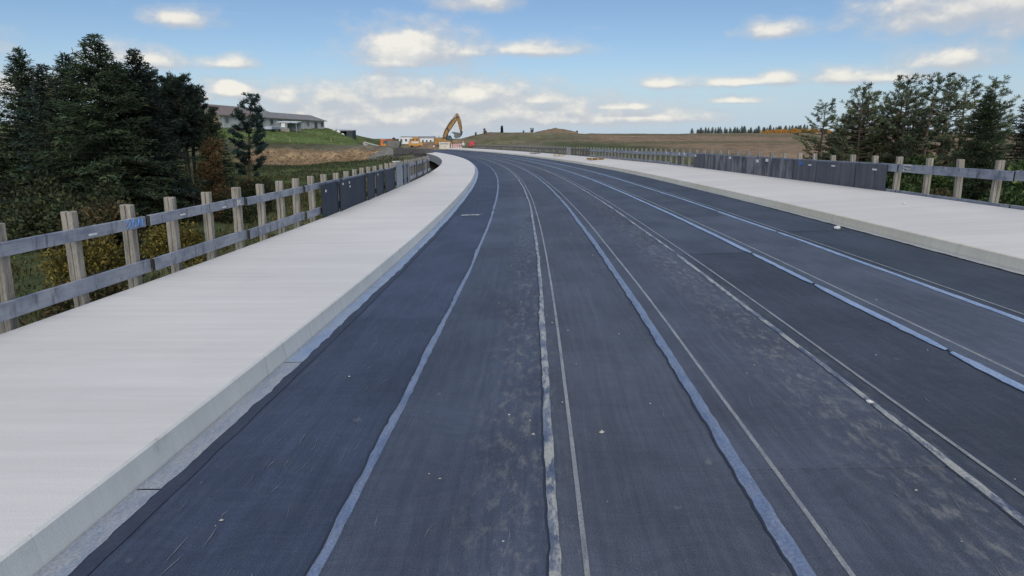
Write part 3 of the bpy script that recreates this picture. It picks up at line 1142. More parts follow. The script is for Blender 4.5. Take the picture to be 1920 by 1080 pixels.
# panels hung on the road side of the left fence
pe = [14.87, 16.42, 19.57, 20.93, 22.43, 24.78, 26.83, 27.9, 28.8]
for k in range(len(pe) - 1):
    mb = MB()
    j = random.uniform(-.012, .012)
    off = .012 * (k % 3)
    zt = [.715, .705, .72, .715, .72, .84, .80, .82][k] + j
    board(mb, pe[k] + .005, pe[k + 1] - .001, -4.430 + off * .6, -4.470 - off * .3, -.018, LZ - .02, LZ + zt)
    mt = 'panel_navy' if k < 5 else 'panel_pale' if k == 5 else 'panel_bluegrey'
    mb.build('panel', (mt, 'end_grain'), fl, bevel=.002)
# upright boards nailed behind the far rails
for k in range(14):
    s = 29.2 + k * .78
    mb = MB()
    board(mb, s, s + random.uniform(.35, .6), -4.55, -4.55, -.02, LZ - .1, LZ + random.uniform(.66, .8))
    mb.build('infill_board', ('plank_brown', 'end_grain'), fl)


def sticker(par, s0, s1, u, z0, z1, mat, name='label_plate', tilt=0.0):
    a, b = P(s0, u, 0), P(s1, u, 0)
    mb = MB()
    d = (b - a)
    n = Vector((d.y, -d.x, 0)).normalized()
    if u > 0:
        n = -n
    n = n * .004
    mb.hexa([a + Vector((0, 0, z0)), b + Vector((0, 0, z0 + tilt)), b + Vector((0, 0, z0 + tilt)) + n, a + Vector((0, 0, z0)) + n,
             a + Vector((0, 0, z1)), b + Vector((0, 0, z1 + tilt)), b + Vector((0, 0, z1 + tilt)) + n, a + Vector((0, 0, z1)) + n])
    return mb.build(name, mat, par)


for (s, z) in ((6.78, .655), (8.66, .675), (9.9, .66)):
    sticker(fl, s, s + .13, -4.462, LZ + z, LZ + z + .018, 'label_white')
for (s, z) in ((15.1, .54), (16.65, .60), (17.3, .60), (17.35, .50), (21.1, .62)):
    sticker(fl, s, s + .09, -4.418, LZ + z, LZ + z + .05, 'label_white')


def strokes(par, mat, s0, u, z0, h, wdt, lines, thick=.008, flip=1):
    """hand-painted marks: polylines in a unit box, written on a board face"""
    mb = MB()
    for ln in lines:
        pts = [P(s0 + q[0] * wdt, u, z0 + q[1] * h) for q in ln]
        mb.tube(pts, thick, 5)
    return mb.build('paint_mark', mat, par)


two = [(0, .8), (.12, 1), (.24, .85), (.2, .55), (.02, .1), (.28, .1)]
zero = [(.38, .6), (.46, .95), (.56, .85), (.58, .4), (.5, .1), (.4, .25), (.38, .6)]
one = [(.68, .1), (.80, .95), (.86, .1)]
strokes(fl, 'chalk_blue', 7.48, -4.476, LZ + .640, .095, .32, [two, zero, one, [(.97, .1), (.99, .95)]], .0055)
strokes(fl, 'chalk_white', 10.55, -4.505, LZ + .64, .09, .16, [[(0, 0), (.1, 1), (.35, .9), (.3, .1)], [(.6, .95), (.6, .05), (1, .05)]], .005)

# right fence ------------------------------------------------
fr = tag(empty('wooden_fence', P(16, 8.6, 0)), 'weathered timber fence with long dark sheeting along the right pavement', 'fence')
RZ = .200
s = 5.2
while s < 150:
    place_post(fr, s + random.uniform(-.05, .05), 8.64, RZ + .81 + random.uniform(-.02, .02), s > 24)
    s += 1.13 if s < 60 else 1.3
sj = [3.2, 6.3, 9.4, 12.6, 16.4]
while sj[-1] < 150:
    sj.append(sj[-1] + 3.05)
for a, b in zip(sj[:-1], sj[1:]):
    for (z0, z1) in ((.475, .655), (-.06, .055) if a < 36 else (.02, .15)):
        mb = MB()
        j = random.uniform(-.010, .010)
        board(mb, a + .008, b - .008, 8.540, 8.560, .045, RZ + z0 + j, RZ + z1 + j)
        mb.build('rail', ('rail_board' if a < 60 else 'plank_grey', 'end_grain'), fr, bevel=.004)
pe = [16.77, 18.27, 20.58, 22.23, 24.6, 26.88, 29.64, 31.84, 33.44]
for k in range(len(pe) - 1):
    mb = MB()
    j = random.uniform(-.012, .012)
    board(mb, pe[k] + .01, pe[k + 1] - .006, 8.505 - .008 * (k % 2), 8.512, .018, RZ - .015, RZ + .615 + j)
    mb.build('panel', ('panel_right' if k < 3 or k > 6 else 'panel_worn', 'end_grain'), fr, bevel=.002)
for k in range(90):
    s = 36 + k * 1.12 + random.uniform(-.1, .1)
    if random.random() < .55:
        continue
    mb = MB()
    board(mb, s, s + random.uniform(.25, .6), 8.60, 8.60, .02, RZ - .15, RZ + random.uniform(.45, .62))
    mb.build('infill_board', ('plank_brown' if random.random() < .6 else 'plank_grey', 'end_grain'), fr)
for (s, z) in ((17.2, .47), (19.4, .49), (20.9, .47)):
    sticker(fr, s, s + .22, 8.494, RZ + z, RZ + z + .04, 'label_white')
for (s, z) in ((35.0, .55), (35.9, .55), (38.4, .56), (45.5, .58), (24.3, .5), (25.2, .45), (28.2, .5), (33.0, .5), (52, .56)):
    sticker(fr, s, s + .26, 8.49 if s < 34 else 8.53, RZ + z, RZ + z + .10, 'label_white')
strokes(fr, 'chalk_white', 16.16, 8.535, RZ + .50, .13, -.34, [[(.95, 1), (.1, 1), (.1, 0), (.95, 0)], [(.1, .5), (.6, .5)], [(.6, .3), (.95, .4)]], .009)
strokes(fr, 'chalk_blue', 21.9, 8.494, RZ + .43, .13, -.5, [[(.1, .9), (.5, 1), (.8, .8), (.6, .4), (.2, .3), (.3, .7), (.7, .6)]], .010)
mb = MB()
board(mb, 70.6, 73.0, 8.50, 8.50, .02, RZ - .01, RZ + .80)
mb.build('pale_board', ('stone_pale', 'end_grain'), fr)

# ------------------------------------------------------------------ foliage builders
def blades(Cn, D, L, Wd, col):
    """narrow leaf faces: base points, directions, lengths, widths, colours"""
    n = len(Cn)
    rnd = rng.normal(size=(n, 3))
    S = np.cross(D, rnd)
    S /= np.linalg.norm(S, axis=1, keepdims=True) + 1e-9
    L = np.asarray(L).reshape(-1, 1)
    Wd = np.asarray(Wd).reshape(-1, 1)
    v = np.stack([Cn - S * Wd * .35, Cn + S * Wd * .35, Cn + D * L * .6 + S * Wd * .5, Cn + D * L], 1)
    v[:, 2] = Cn + D * L * .75 + S * Wd * .4
    v[:, 3] = Cn + D * L * .75 - S * Wd * .4
    return v.reshape(-1, 3), np.repeat(col, 4, axis=0)


def unit(v):
    return v / (np.linalg.norm(v, axis=-1, keepdims=True) + 1e-9)


def foliage_mesh(name, parts):
    V = np.concatenate([p[0] for p in parts])
    Cc = np.concatenate([p[1] for p in parts])
    q = np.arange(len(V)).reshape(-1, 4)
    me = np_mesh(name, V, q, Cc)
    me.materials.append(MATS['foliage'])
    return me


def jitter_cols(base, n, amt=.35, alt=None, pa=.2):
    k = np.exp(rng.normal(0, amt, size=(n, 1)))
    c = np.array(base)[None, :] * k
    if alt is not None:
        m = rng.random(n) < pa
        c[m] = np.array(alt)[None, :] * k[m]
    return c


def spruce_meshes(h, r, base, alt, seed, bare=.06, dens=1.0):
    rs = random.Random(seed)
    tr = MB()
    tr.tube([(0, 0, -.6), (0, 0, h * .3), (.03, .02, h * .7), (0, 0, h)], [.20 * h / 12, .16 * h / 12, .08 * h / 12, .015], 8)
    parts = []
    z = h * bare
    Cs, Ds, Ls, Ws, Cl = [], [], [], [], []
    while z < h * .99:
        t = (z - h * bare) / (h * (1 - bare))
        nb = 6 if t < .8 else 5
        R_ = r * ((1 - t) ** .85) * (1 if t > .08 else .75) + .10
        a0 = rs.random() * 6.28
        for k in range(nb):
            if rs.random() < .10:
                continue
            a = a0 + k * 6.283 / nb + rs.gauss(0, .25)
            L = R_ * rs.uniform(.72, 1.15)
            rise = .10 + .55 * t
            droop = -.28 * (1 - t)
            n = max(3, int(L * 13 * dens))
            tone = math.exp(rs.gauss(0, .28))
            pts = []
            for q in range(n):
                f = (q + .6) / n
                rad = L * f
                zz = z + L * (rise * f * .5 + droop * f * f * 1.4 + .12 * f ** 3)
                side = rs.gauss(0, .13 * L * (1 - f * .5) + .05)
                px, py = math.cos(a) * rad - math.sin(a) * side, math.sin(a) * rad + math.cos(a) * side
                for w_ in range(5):
                    Cs.append((px + rs.gauss(0, .05), py + rs.gauss(0, .05), zz + rs.gauss(0, .06)))
                    Ds.append((math.cos(a) * .7 + rs.gauss(0, .55), math.sin(a) * .7 + rs.gauss(0, .55), rs.gauss(-.25 + .5 * t, .38)))
                    Ls.append(rs.uniform(.18, .40))
                    Ws.append(rs.uniform(.03, .075))
                    Cl.append(tone)
            if q % 1 == 0 and L > .9:
                tr.tube([(0, 0, z), (math.cos(a) * L * .5, math.sin(a) * L * .5, z + L * (rise * .25 + droop * .35)), (math.cos(a) * L * .9, math.sin(a) * L * .9, z + L * (rise * .45 + droop * 1.1))], [.03, .02, .008], 4, cap=False)
        z += (.30 if t < .75 else .22) * h / 12
    Cs, Ds = np.array(Cs), unit(np.array(Ds))
    n = len(Cs)
    cl = jitter_cols(base, n, .25, alt, .12) * np.array(Cl)[:, None]
    parts.append(blades(Cs, Ds, Ls, Ws, cl))
    me = foliage_mesh('crown', parts)
    tm = tr.mesh('trunk')
    tm.materials.append(MATS['bark'])
    return tm, me


def pine_meshes(h, r, base, alt, seed, crown=.45, nl=34, tufts=7, lean=0.0, top=.6, tl=.26, tw=.034, nb=13, low=0):
    """irregular pine: bare trunk, up-curved limbs, needle tufts"""
    rs = random.Random(seed)
    tr = MB()
    wx, wy = rs.gauss(0, .02 * h), rs.gauss(0, .02 * h)

    def trunk(t):
        return Vector((lean * h * t * t + wx * math.sin(t * 4), wy * math.sin(t * 5 + 1), h * t))
    tr.tube([trunk(t) - Vector((0, 0, .6 if t == 0 else 0)) for t in (0, .15, .3, .45, .6, .75, .9, 1)], [h * .0135 * k for k in (1.15, 1, .9, .8, .66, .45, .22, .08)], 8)
    Cs, Ds, Cl = [], [], []

    def tuft(c, d, tone, n):
        for _ in range(n):
            Cs.append(tuple(c + Vector((rs.gauss(0, .05), rs.gauss(0, .05), rs.gauss(0, .04)))))
            v = d + Vector((rs.gauss(0, .62), rs.gauss(0, .62), rs.gauss(.15, .5)))
            Ds.append(tuple(v))
            Cl.append(tone)
    for k in range(nl + low):
        if k < nl:
            t = crown + (1 - crown) * ((k + rs.random()) / nl) ** .9
            prof = math.sin(min(1, (t - crown) / (1 - crown) * 1.0 + .12) ** top * math.pi * .93) ** .8
        else:
            t = rs.uniform(.18, crown)
            prof = .8
        L = max(.25, r * prof * rs.uniform(.55, 1.2))
        a = k * 2.4 + rs.gauss(0, .5)
        b = trunk(min(t, .995))
        up = rs.uniform(.1, .55) + .5 * max(0, t - .8) / .2
        mid = b + Vector((math.cos(a), math.sin(a), up * .35)) * L * .55
        tip = b + Vector((math.cos(a), math.sin(a), up)) * L
        rad = .012 + .018 * L
        tr.tube([b, mid, tip], [rad, rad * .6, .008], 5, cap=False)
        tone = math.exp(rs.gauss(0, .3))
        nt = max(2, int(tufts * L / r + 1.5))
        for j in range(nt):
            f = .35 + .65 * (j + rs.random()) / nt
            c = b.lerp(mid, f * 2) if f < .5 else mid.lerp(tip, f * 2 - 1)
            out = Vector((math.cos(a) + rs.gauss(0, .7), math.sin(a) + rs.gauss(0, .7), rs.uniform(.2, .9))).normalized()
            c2 = c + out * rs.uniform(.12, .45)
            tr.tube([c, c2], [.010, .006], 3, cap=False)
            tuft(c2, out * .8, tone, nb)
            tuft(c2 - out * .14, out * .5, tone, nb // 2)
    tp = trunk(1.0)
    for _ in range(4):
        tuft(tp - Vector((rs.gauss(0, .08), rs.gauss(0, .08), rs.uniform(0, .5))), Vector((0, 0, 1)), 1.0, nb)
    Cs, Ds = np.array(Cs), unit(np.array(Ds))
    n = len(Cs)
    cl = jitter_cols(base, n, .25, alt, .15) * np.array(Cl)[:, None]
    ls = rng.uniform(.7, 1.2, n) * tl
    me = foliage_mesh('crown', [blades(Cs, Ds, ls, rng.uniform(.7, 1.3, n) * tw, cl)])
    tm = tr.mesh('trunk')
    tm.materials.append(MATS['bark_pine'])
    return tm, me


def bush_mesh(h, r, n, base, alt, pa, leaf=(.10, .20), wid=(.06, .12), seed=0, conic=0.0, lumps=9):
    rs = np.random.default_rng(seed)
    lc = []
    for k in range(lumps):
        zz = rs.uniform(.08, .88)
        rr = r * (1 - conic * zz) * rs.uniform(.15, .75) * math.sqrt(max(.05, 1 - (2 * zz - .9) ** 2 * (1 - conic)))
        a = rs.uniform(0, 6.28)
        lc.append((math.cos(a) * rr, math.sin(a) * rr, zz * h, rs.uniform(.28, .5) * r * (1 - .6 * conic * zz), math.exp(rs.normal(0, .25))))
    lc = np.array(lc)
    pick = rs.integers(0, lumps, n)
    dirs = unit(rs.normal(size=(n, 3)))
    rad = lc[pick, 3] * rs.random(n) ** .4
    Cs = lc[pick, :3] + dirs * rad[:, None]
    Cs[:, 2] = np.maximum(Cs[:, 2], .03)
    D = unit(dirs * .8 + rs.normal(size=(n, 3)) * .6 + np.array((0, 0, .25)))
    cl = jitter_cols(base, n, .3, alt, pa) * lc[pick, 4][:, None]
    return foliage_mesh('foliage', [blades(Cs, D, rs.uniform(*leaf, n), rs.uniform(*wid, n), cl)])


def tree(name, meshes, x, y, label, cat='tree', group=None, sc=1.0, rz=0.0, z=None, szz=None, names=('trunk', 'crown')):
    e = empty(name, (x, y, gz(x, y) - .05 if z is None else z), rz)
    e.scale = (sc, sc, szz or sc)
    tag(e, label, cat, group)
    for nm, m in zip(names, meshes):
        if m is None:
            continue
        o = bpy.data.objects.new(nm, m)
        COL.objects.link(o)
        o.parent = e
    return e


GS = (.030, .047, .024)
GS2 = (.060, .066, .022)
GP = (.025, .042, .030)
GP2 = (.045, .060, .032)
spr = [spruce_meshes(12, 4.3, GS, GS2, 1, dens=1.25), spruce_meshes(12, 3.5, (.019, .033, .028), GS2, 2, dens=1.25), spruce_meshes(12, 3.9, (.022, .035, .022), (.06, .06, .02), 5, dens=1.25)]


def top_tree(name, variants, x, y, ztop, h0, label, wide=1.0, **kw):
    z = gz(x, y) - .05
    sc = (ztop - z) / h0
    kw['szz'] = sc
    return tree(name, variants, x, y, label, sc=sc * wide, **kw)


LW = 'conifers left of the bridge'
top_tree('spruce_tree', spr[0], -25.7, 45, 7.75, 12, 'tallest dark spruce in the clump left of the bridge', wide=1.2, rz=.4, group=LW)
top_tree('spruce_tree', spr[1], -24.6, 47.5, 7.2, 12, 'narrow bluish spruce close right of the tallest spruce', wide=1.2, rz=2.1, group=LW)
top_tree('spruce_tree', spr[2], -28.2, 46, 6.75, 12, 'dark spruce just left of the tallest spruce', wide=1.15, rz=1.2, group=LW)
top_tree('spruce_tree', spr[1], -27.0, 51, 5.6, 12, 'shorter spruce between the tall spruces and the dense pines', rz=4.0, group=LW)
top_tree('spruce_tree', spr[0], -32.5, 48, 7.3, 12, 'broad spruce at the far left edge of the picture', rz=5.0, group=LW)
top_tree('spruce_tree', spr[2], -35.5, 45, 8.2, 12, 'outermost tall spruce cut by the left picture edge', rz=3.0, group=LW)

top_tree('spruce_tree', spr[1], -30.4, 47, 6.2, 12, 'mid-height spruce filling the gap at the left of the clump', wide=1.2, rz=1.6, group=LW)
top_tree('spruce_tree', spr[2], -26.9, 49.5, 6.6, 12, 'spruce standing right behind the tallest spruce', wide=1.2, rz=2.6, group=LW)

pl = [pine_meshes(10, 2.1, GP, GP2, 11, crown=.46, nl=64, tufts=13, nb=20, tl=.30, tw=.045),
      pine_meshes(10, 1.8, (.023, .038, .028), GP2, 12, crown=.50, nl=60, tufts=13, nb=20, tl=.30, tw=.045),
      pine_meshes(10, 1.55, (.024, .038, .030), (.045, .055, .03), 13, crown=.52, nl=52, tufts=12, nb=19, tl=.30, tw=.045)]
top_tree('pine_tree', pl[0], -28.6, 56, 6.15, 10, 'bushy dark pine next to the left spruces', rz=.3, group=LW)
top_tree('pine_tree', pl[1], -28.0, 58.5, 6.1, 10, 'second dark pine, half behind its bushy neighbour', rz=2.2, group=LW)
top_tree('pine_tree', pl[0], -25.9, 56, 5.75, 10, 'broad pine in the middle of the left pine row', rz=4.1, group=LW)
top_tree('pine_tree', pl[1], -25.1, 54.5, 5.85, 10, 'loose-topped pine near the right end of the left pine row', rz=5.3, group=LW)
top_tree('pine_tree', pl[2], -26.5, 59, 4.95, 10, 'outermost pine of the left row, reaching over the barn roof', rz=.8, group=LW)
top_tree('pine_tree', pl[2], -30.5, 60, 5.5, 10, 'slim pine showing behind the left spruces', rz=3.8, group=LW)
top_tree('pine_tree', pl[0], -26.6, 53, 4.7, 10, 'lower pine in front of the left pine row', rz=1.9, group=LW)
top_tree('pine_tree', pl[1], -27.2, 61, 5.6, 10, 'pine closing the gap at the back of the left row', rz=.6, group=LW)
lone = pine_meshes(8, 1.25, (.026, .050, .044), (.042, .066, .046), 21, crown=.24, nl=46, tufts=11, nb=18, lean=.12, top=1.15, tl=.28, tw=.045)
top_tree('pine_tree', lone, -23.4, 62, 4.95, 8, 'lone leaning blue-green pine in front of the barn', rz=.1, group=LW)
# rusty brown tree with a green tip
rust = bush_mesh(6.2, 2.0, 9000, (.105, .062, .027), (.06, .055, .024), .3, (.10, .22), (.05, .09), 31, .72, 26)
rtop = spruce_meshes(12, 3.0, (.028, .044, .024), GS2, 8)
mb = MB()
mb.tube([(0, 0, -.5), (0, 0, 3), (.1, 0, 6)], [.13, .09, .03], 7)
rt = mb.mesh('trunk')
rt.materials.append(MATS['bark'])
tree('autumn_tree', (rt, rust), -21.4, 50.5, 'rusty brown autumn tree between the pine row and the lone pine', group=LW)
top_tree('spruce_tree', rtop, -22.6, 54.0, 3.85, 12, 'slender green spruce tip rising behind the rusty brown tree', group=LW, rz=1.0)

# bare fallen trunks and poles in the wood
for i, (pts, rad, lab) in enumerate(((((-25.3, 50, None), (-26.0, 50.5, 2.4), (-26.9, 51, 4.4)), .07, 'thin pale dead stem leaning left under the pines'),
                                      (((-25.2, 50, None), (-24.2, 50.6, .9), (-22.9, 51.0, 2.2)), .05, 'fallen bare branch slanting right under the pines'),
                                      (((-22.9, 50.5, None), (-23.1, 50.6, 1.6), (-23.4, 50.7, 2.8)), .05, 'short pale snag beside the rusty brown tree'))):
    b0 = pts[0]
    zb = gz(b0[0], b0[1])
    mb = MB()
    p3 = [Vector((b0[0], b0[1], zb - .2))] + [Vector((q[0], q[1], zb + q[2])) for q in pts[1:]]
    mb.tube(p3, [rad, rad * .7, rad * .3], 6)
    m_ = p3[1]
    for q in range(4):
        a = random.uniform(0, 6.28)
        st = p3[0].lerp(p3[2], .35 + .15 * q)
        mb.tube([st, st + Vector((math.cos(a) * .5, math.sin(a) * .5, .35))], [rad * .4, .006], 4, cap=False)
    tag(mb.build('dead_stem', 'dead_wood'), lab, 'dead tree')

# right-hand pines
pr = [pine_meshes(9, 2.1, (.105, .13, .075), (.18, .175, .07), 41, crown=.36, nl=44, tufts=9, nb=14, tl=.26, tw=.042, low=12, top=.55),
      pine_meshes(9, 2.5, (.102, .122, .062), (.18, .165, .06), 42, crown=.30, nl=48, tufts=9, nb=14, tl=.26, tw=.042, low=12, top=.6),
      pine_meshes(9, 1.9, (.10, .128, .082), (.16, .165, .07), 43, crown=.30, nl=42, tufts=9, nb=14, tl=.26, tw=.042, low=10, top=.55)]
RW = 'pines right of the bridge'
top_tree('pine_tree', pr[0], 27.0, 62, 4.4, 9, 'leftmost small pine of the right-hand group, standing before the field', wide=1.15, rz=.3, group=RW)
top_tree('pine_tree', pr[1], 28.3, 58, 5.4, 9, 'full pine second from the left in the right-hand group', wide=1.15, rz=1.7, group=RW)
top_tree('pine_tree', pr[2], 29.9, 60.5, 5.1, 9, 'short pine filling the dip in the right-hand group', wide=1.15, rz=2.9, group=RW)
top_tree('pine_tree', pr[1], 30.9, 57, 5.4, 9, 'pine with a wide crown in the middle of the right-hand group', wide=1.15, rz=4.4, group=RW)
top_tree('pine_tree', pr[2], 30.4, 55.5, 5.95, 9, 'tall narrow pine with a pointed tip in the right-hand group', wide=1.15, rz=.9, group=RW)
top_tree('pine_tree', pr[2], 31.7, 54, 6.0, 9, 'tallest open-topped pine in the right-hand group', wide=1.15, rz=3.3, group=RW)
top_tree('pine_tree', pr[0], 33.7, 55.5, 5.5, 9, 'pine behind the dark spruce in the right-hand group', wide=1.15, rz=5.1, group=RW)
top_tree('pine_tree', pr[1], 35.9, 57, 5.9, 9, 'pine to the right of the dark spruce', wide=1.15, rz=2.2, group=RW)
top_tree('pine_tree', pr[0], 38.8, 58, 5.9, 9, 'rightmost pine at the picture edge', wide=1.15, rz=1.1, group=RW)
top_tree('pine_tree', pr[0], 26.4, 56.5, 1.4, 9, 'knee-high young pine at the left foot of the right-hand group', wide=1.15, rz=2.0, group=RW)
top_tree('pine_tree', pr[0], 29.2, 60, 4.3, 9, 'low bushy pine between the second pine and the tall narrow one', wide=1.15, rz=4.0, group=RW)
top_tree('pine_tree', pr[2], 27.9, 59.5, 3.6, 9, 'short pine close behind the leftmost right-hand pine', wide=1.3, rz=2.7, group=RW)
top_tree('pine_tree', pr[1], 32.9, 58.5, 5.0, 9, 'olive pine deep in the right-hand group behind the tallest one', wide=1.15, rz=.2, group=RW)
top_tree('pine_tree', pr[0], 31.2, 59.5, 4.4, 9, 'half-hidden pine at the back of the right-hand group', wide=1.2, rz=5.9, group=RW)
top_tree('spruce_tree', spr[0], 31.5, 47.5, 4.6, 12, 'dense dark spruce at the right end of the right-hand group', rz=2.5, group=RW)
top_tree('spruce_tree', spr[2], 36.5, 50, 5.2, 12, 'broad spruce at the far right edge', rz=.5, group=RW)
rb = [bush_mesh(2.6, 1.9, 5000, (.17, .14, .09), (.26, .20, .13), .35, seed=51, lumps=14),
      bush_mesh(2.2, 1.7, 5000, (.035, .062, .018), (.075, .095, .03), .3, seed=52, lumps=13),
      bush_mesh(2.4, 1.6, 5000, (.075, .072, .028), (.13, .10, .04), .35, seed=53, lumps=13)]
SH = 'shrubs under the right-hand pines'
for i, (x, y, k, sc, lab) in enumerate(((27.4, 60, 0, 1.25, 'pale brown shrub under the leftmost right-hand pine'), (30.3, 62, 0, 1.3, 'straw-coloured thicket between the right-hand pine trunks'),
                                        (33.5, 60, 2, 1.4, 'olive shrub behind the right-hand pines'), (24.6, 44, 1, 1.2, 'fresh green bush behind the end of the dark right sheeting'),
                                        (21.9, 36, 2, 1.3, 'olive bush seen through the right fence'), (23.9, 33, 1, 1.4, 'dark green bush seen through the right fence near the picture edge'),
                                        (28.5, 49, 1, 1.5, 'green bush at the foot of the right-hand pines'), (31.5, 42, 1, 1.7, 'large green bush below the dark spruce'),
                                        (36.5, 45, 2, 1.6, 'wide olive thicket at the right picture edge'))):
    tree('shrub', (rb[k],), x, y, lab, 'shrub', SH, sc=sc, rz=i * 1.3, names=('foliage',))
lb = [bush_mesh(2.2, 1.7, 5000, (.085, .075, .018), (.15, .115, .025), .35, seed=61, lumps=12),
      bush_mesh(2.0, 1.6, 5000, (.045, .045, .020), (.08, .055, .025), .35, seed=62, lumps=12),
      bush_mesh(2.4, 1.8, 5000, (.028, .038, .018), (.05, .055, .02), .3, seed=63, lumps=13)]
SL = 'shrubs in the valley left of the bridge'
for i, (x, y, k, sc, lab) in enumerate(((-19.0, 31, 0, 1.15, 'yellow autumn shrub behind the nearest left fence posts'), (-16.8, 27, 1, 1.1, 'brownish bush low behind the left fence'),
                                        (-21.5, 36, 1, 1.5, 'dull brown thicket below the tall left spruces'), (-24.0, 40, 2, 1.5, 'dark bush at the foot of the tall spruce'),
                                        (-27.5, 40.5, 2, 1.7, 'dark undergrowth bush at the far left'), (-18.2, 37, 0, .9, 'small yellow-green shrub left of the second fence post'),
                                        (-22.8, 46, 2, .9, 'dark shrub under the left pines'), (-24.3, 52, 2, .8, 'black-green bush among the left pine trunks'),
                                        (-20.9, 57, 2, 1.2, 'dark bush between rusty tree and lone pine'), (-22.3, 60, 1, 1.0, 'brown bush at the foot of the lone pine'),
                                        (-27.0, 54, 2, 1.4, 'shaded bush deep in the pine row'), (-20.0, 50, 2, .9, 'low dark bush in front of the rusty tree'))):
    tree('shrub', (lb[k],), x, y, lab, 'shrub', SL, sc=sc, rz=i * 1.1, names=('foliage',))


# rough grass and weeds: uncountable ground cover
def weeds(name, x0, x1, y0, y1, n, cols, hgt, seed, label):
    rs = np.random.default_rng(seed)
    x = rs.uniform(x0, x1, n)
    y = rs.uniform(y0, y1, n)
    s_, u_, _d = road_coords(x, y)
    dens = vnoise(x, y, .22, seed + 1, 3)
    ok = ((u_ < -6) | (u_ > 10)) & (dens + rs.normal(0, .25, n) > -.25)
    x, y, dens = x[ok], y[ok], dens[ok]
    z = terrain_z(x, y)
    n = len(x)
    D = unit(np.stack([rs.normal(0, .45, n), rs.normal(0, .45, n), np.ones(n)], 1))
    ci = np.clip(((vnoise(x, y, .11, seed + 3, 3) + rs.normal(0, .18, n)) * .9 + .5) * len(cols), 0, len(cols) - 1).astype(int)
    c = np.array(cols)[ci] * np.exp(rs.normal(0, .28, (n, 1)))
    L = rs.uniform(.5, 1.2, n) * hgt * (1 + np.clip(dens, -.3, .6))
    me = foliage_mesh(name, [blades(np.stack([x, y, z - .02], 1), D, L, rs.uniform(.05, .11, n), c)])
    return tag(link(name, me), label, 'grass', kind='stuff')


weeds('rough_grass', -50, -6, 10, 84, 62000, [(.05, .055, .018), (.07, .058, .026), (.035, .048, .018), (.10, .075, .022), (.055, .075, .02)], .42, 71, 'rough autumn weeds covering the slope left of the bridge')
weeds('rough_grass', 10, 48, 12, 74, 30000, [(.06, .09, .022), (.08, .085, .03), (.05, .075, .02), (.10, .085, .04)], .38, 81, 'rough green weeds covering the slope right of the bridge')
weeds('rough_grass', -56, -16, 84, 119, 24000, [(.040, .058, .020), (.055, .058, .025), (.035, .05, .02), (.06, .05, .03)], .38, 91, 'dark tufted grass below the bare soil bank')

weeds('meadow_grass', -70, -36, 133, 222, 26000, [(.085, .125, .035), (.11, .13, .05), (.07, .11, .03), (.13, .135, .06)], .30, 101, 'short green meadow grass on the hill below the barn')

# far tree line and golden grove on the horizon
fsp = spruce_meshes(8, 3.0, (.13, .16, .135), (.16, .18, .13), 95, dens=.6)  # needle colours paled to paint in the distance haze
fgold = bush_mesh(5.0, 4.2, 1100, (.46, .25, .055), (.36, .18, .045), .35, (.5, .9), (.3, .6), 96, .3, 10)  # autumn gold brightened: sunlight on the grove is put into the crown colour
mb = MB()
mb.tube([(0, 0, -.5), (0, 0, 3)], [.15, .08], 5)
gt = mb.mesh('trunk')
gt.materials.append(MATS['bark'])
rs = random.Random(5)
for k in range(84):
    t = k / 83
    x = 153 + t * 150 + rs.uniform(-2, 2)
    y = 605 + t * 130 + rs.uniform(-6, 6)
    sc = (.50 + .50 * t) * rs.uniform(.6, 1.3)
    tree('far_conifer', fsp, x, y, 'small conifer in the far tree line on the field horizon', 'tree', 'far tree line on the horizon', sc=sc * rs.uniform(.8, 1.4), szz=sc, rz=rs.random() * 6)
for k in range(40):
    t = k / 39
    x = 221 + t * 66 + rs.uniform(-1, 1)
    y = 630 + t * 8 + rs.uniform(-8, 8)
    tree('sunpainted_larch', (gt, fgold), x, y, 'golden autumn tree with painted sunlight in the far grove on the field horizon', 'tree', 'golden grove on the horizon', sc=rs.uniform(.5, .85) * (.6 + .4 * math.sin(t * 3)), rz=rs.random() * 6, names=('trunk', 'crown'))

# slim saplings and bushes along the crest of the mound
slim = spruce_meshes(2, .22, (.020, .026, .020), (.03, .03, .02), 97, dens=1.2)
for x, y, h, lab in ((-2.9, 205, 1.75, 'slim dark sapling alone on the mound crest, the taller one'), (21.9, 240, 1.5, 'slim dark sapling on the skyline right of the soil heap')):
    top_tree('sapling', slim, x, y, gz(x, y) + h, 2, lab, cat='sapling')
cb = bush_mesh(1.2, .65, 420, (.05, .052, .036), (.08, .07, .045), .3, (.12, .25), (.06, .12), 98, 0, 7)
for x, y, sc, lab in ((-10.3, 204, .75, 'low dark bush where the mound begins to rise'), (-8.0, 205, 1.15, 'ragged dark bush on the left shoulder of the mound'), (5.9, 212, 1.15, 'square dark bush left of the soil heap on the mound'), (3.4, 212, .6, 'tiny tuft of a bush on the mound crest')):
    tree('bush', (cb,), x, y, lab, 'bush', 'bushes on the mound crest', sc=sc, rz=x, names=('foliage',))


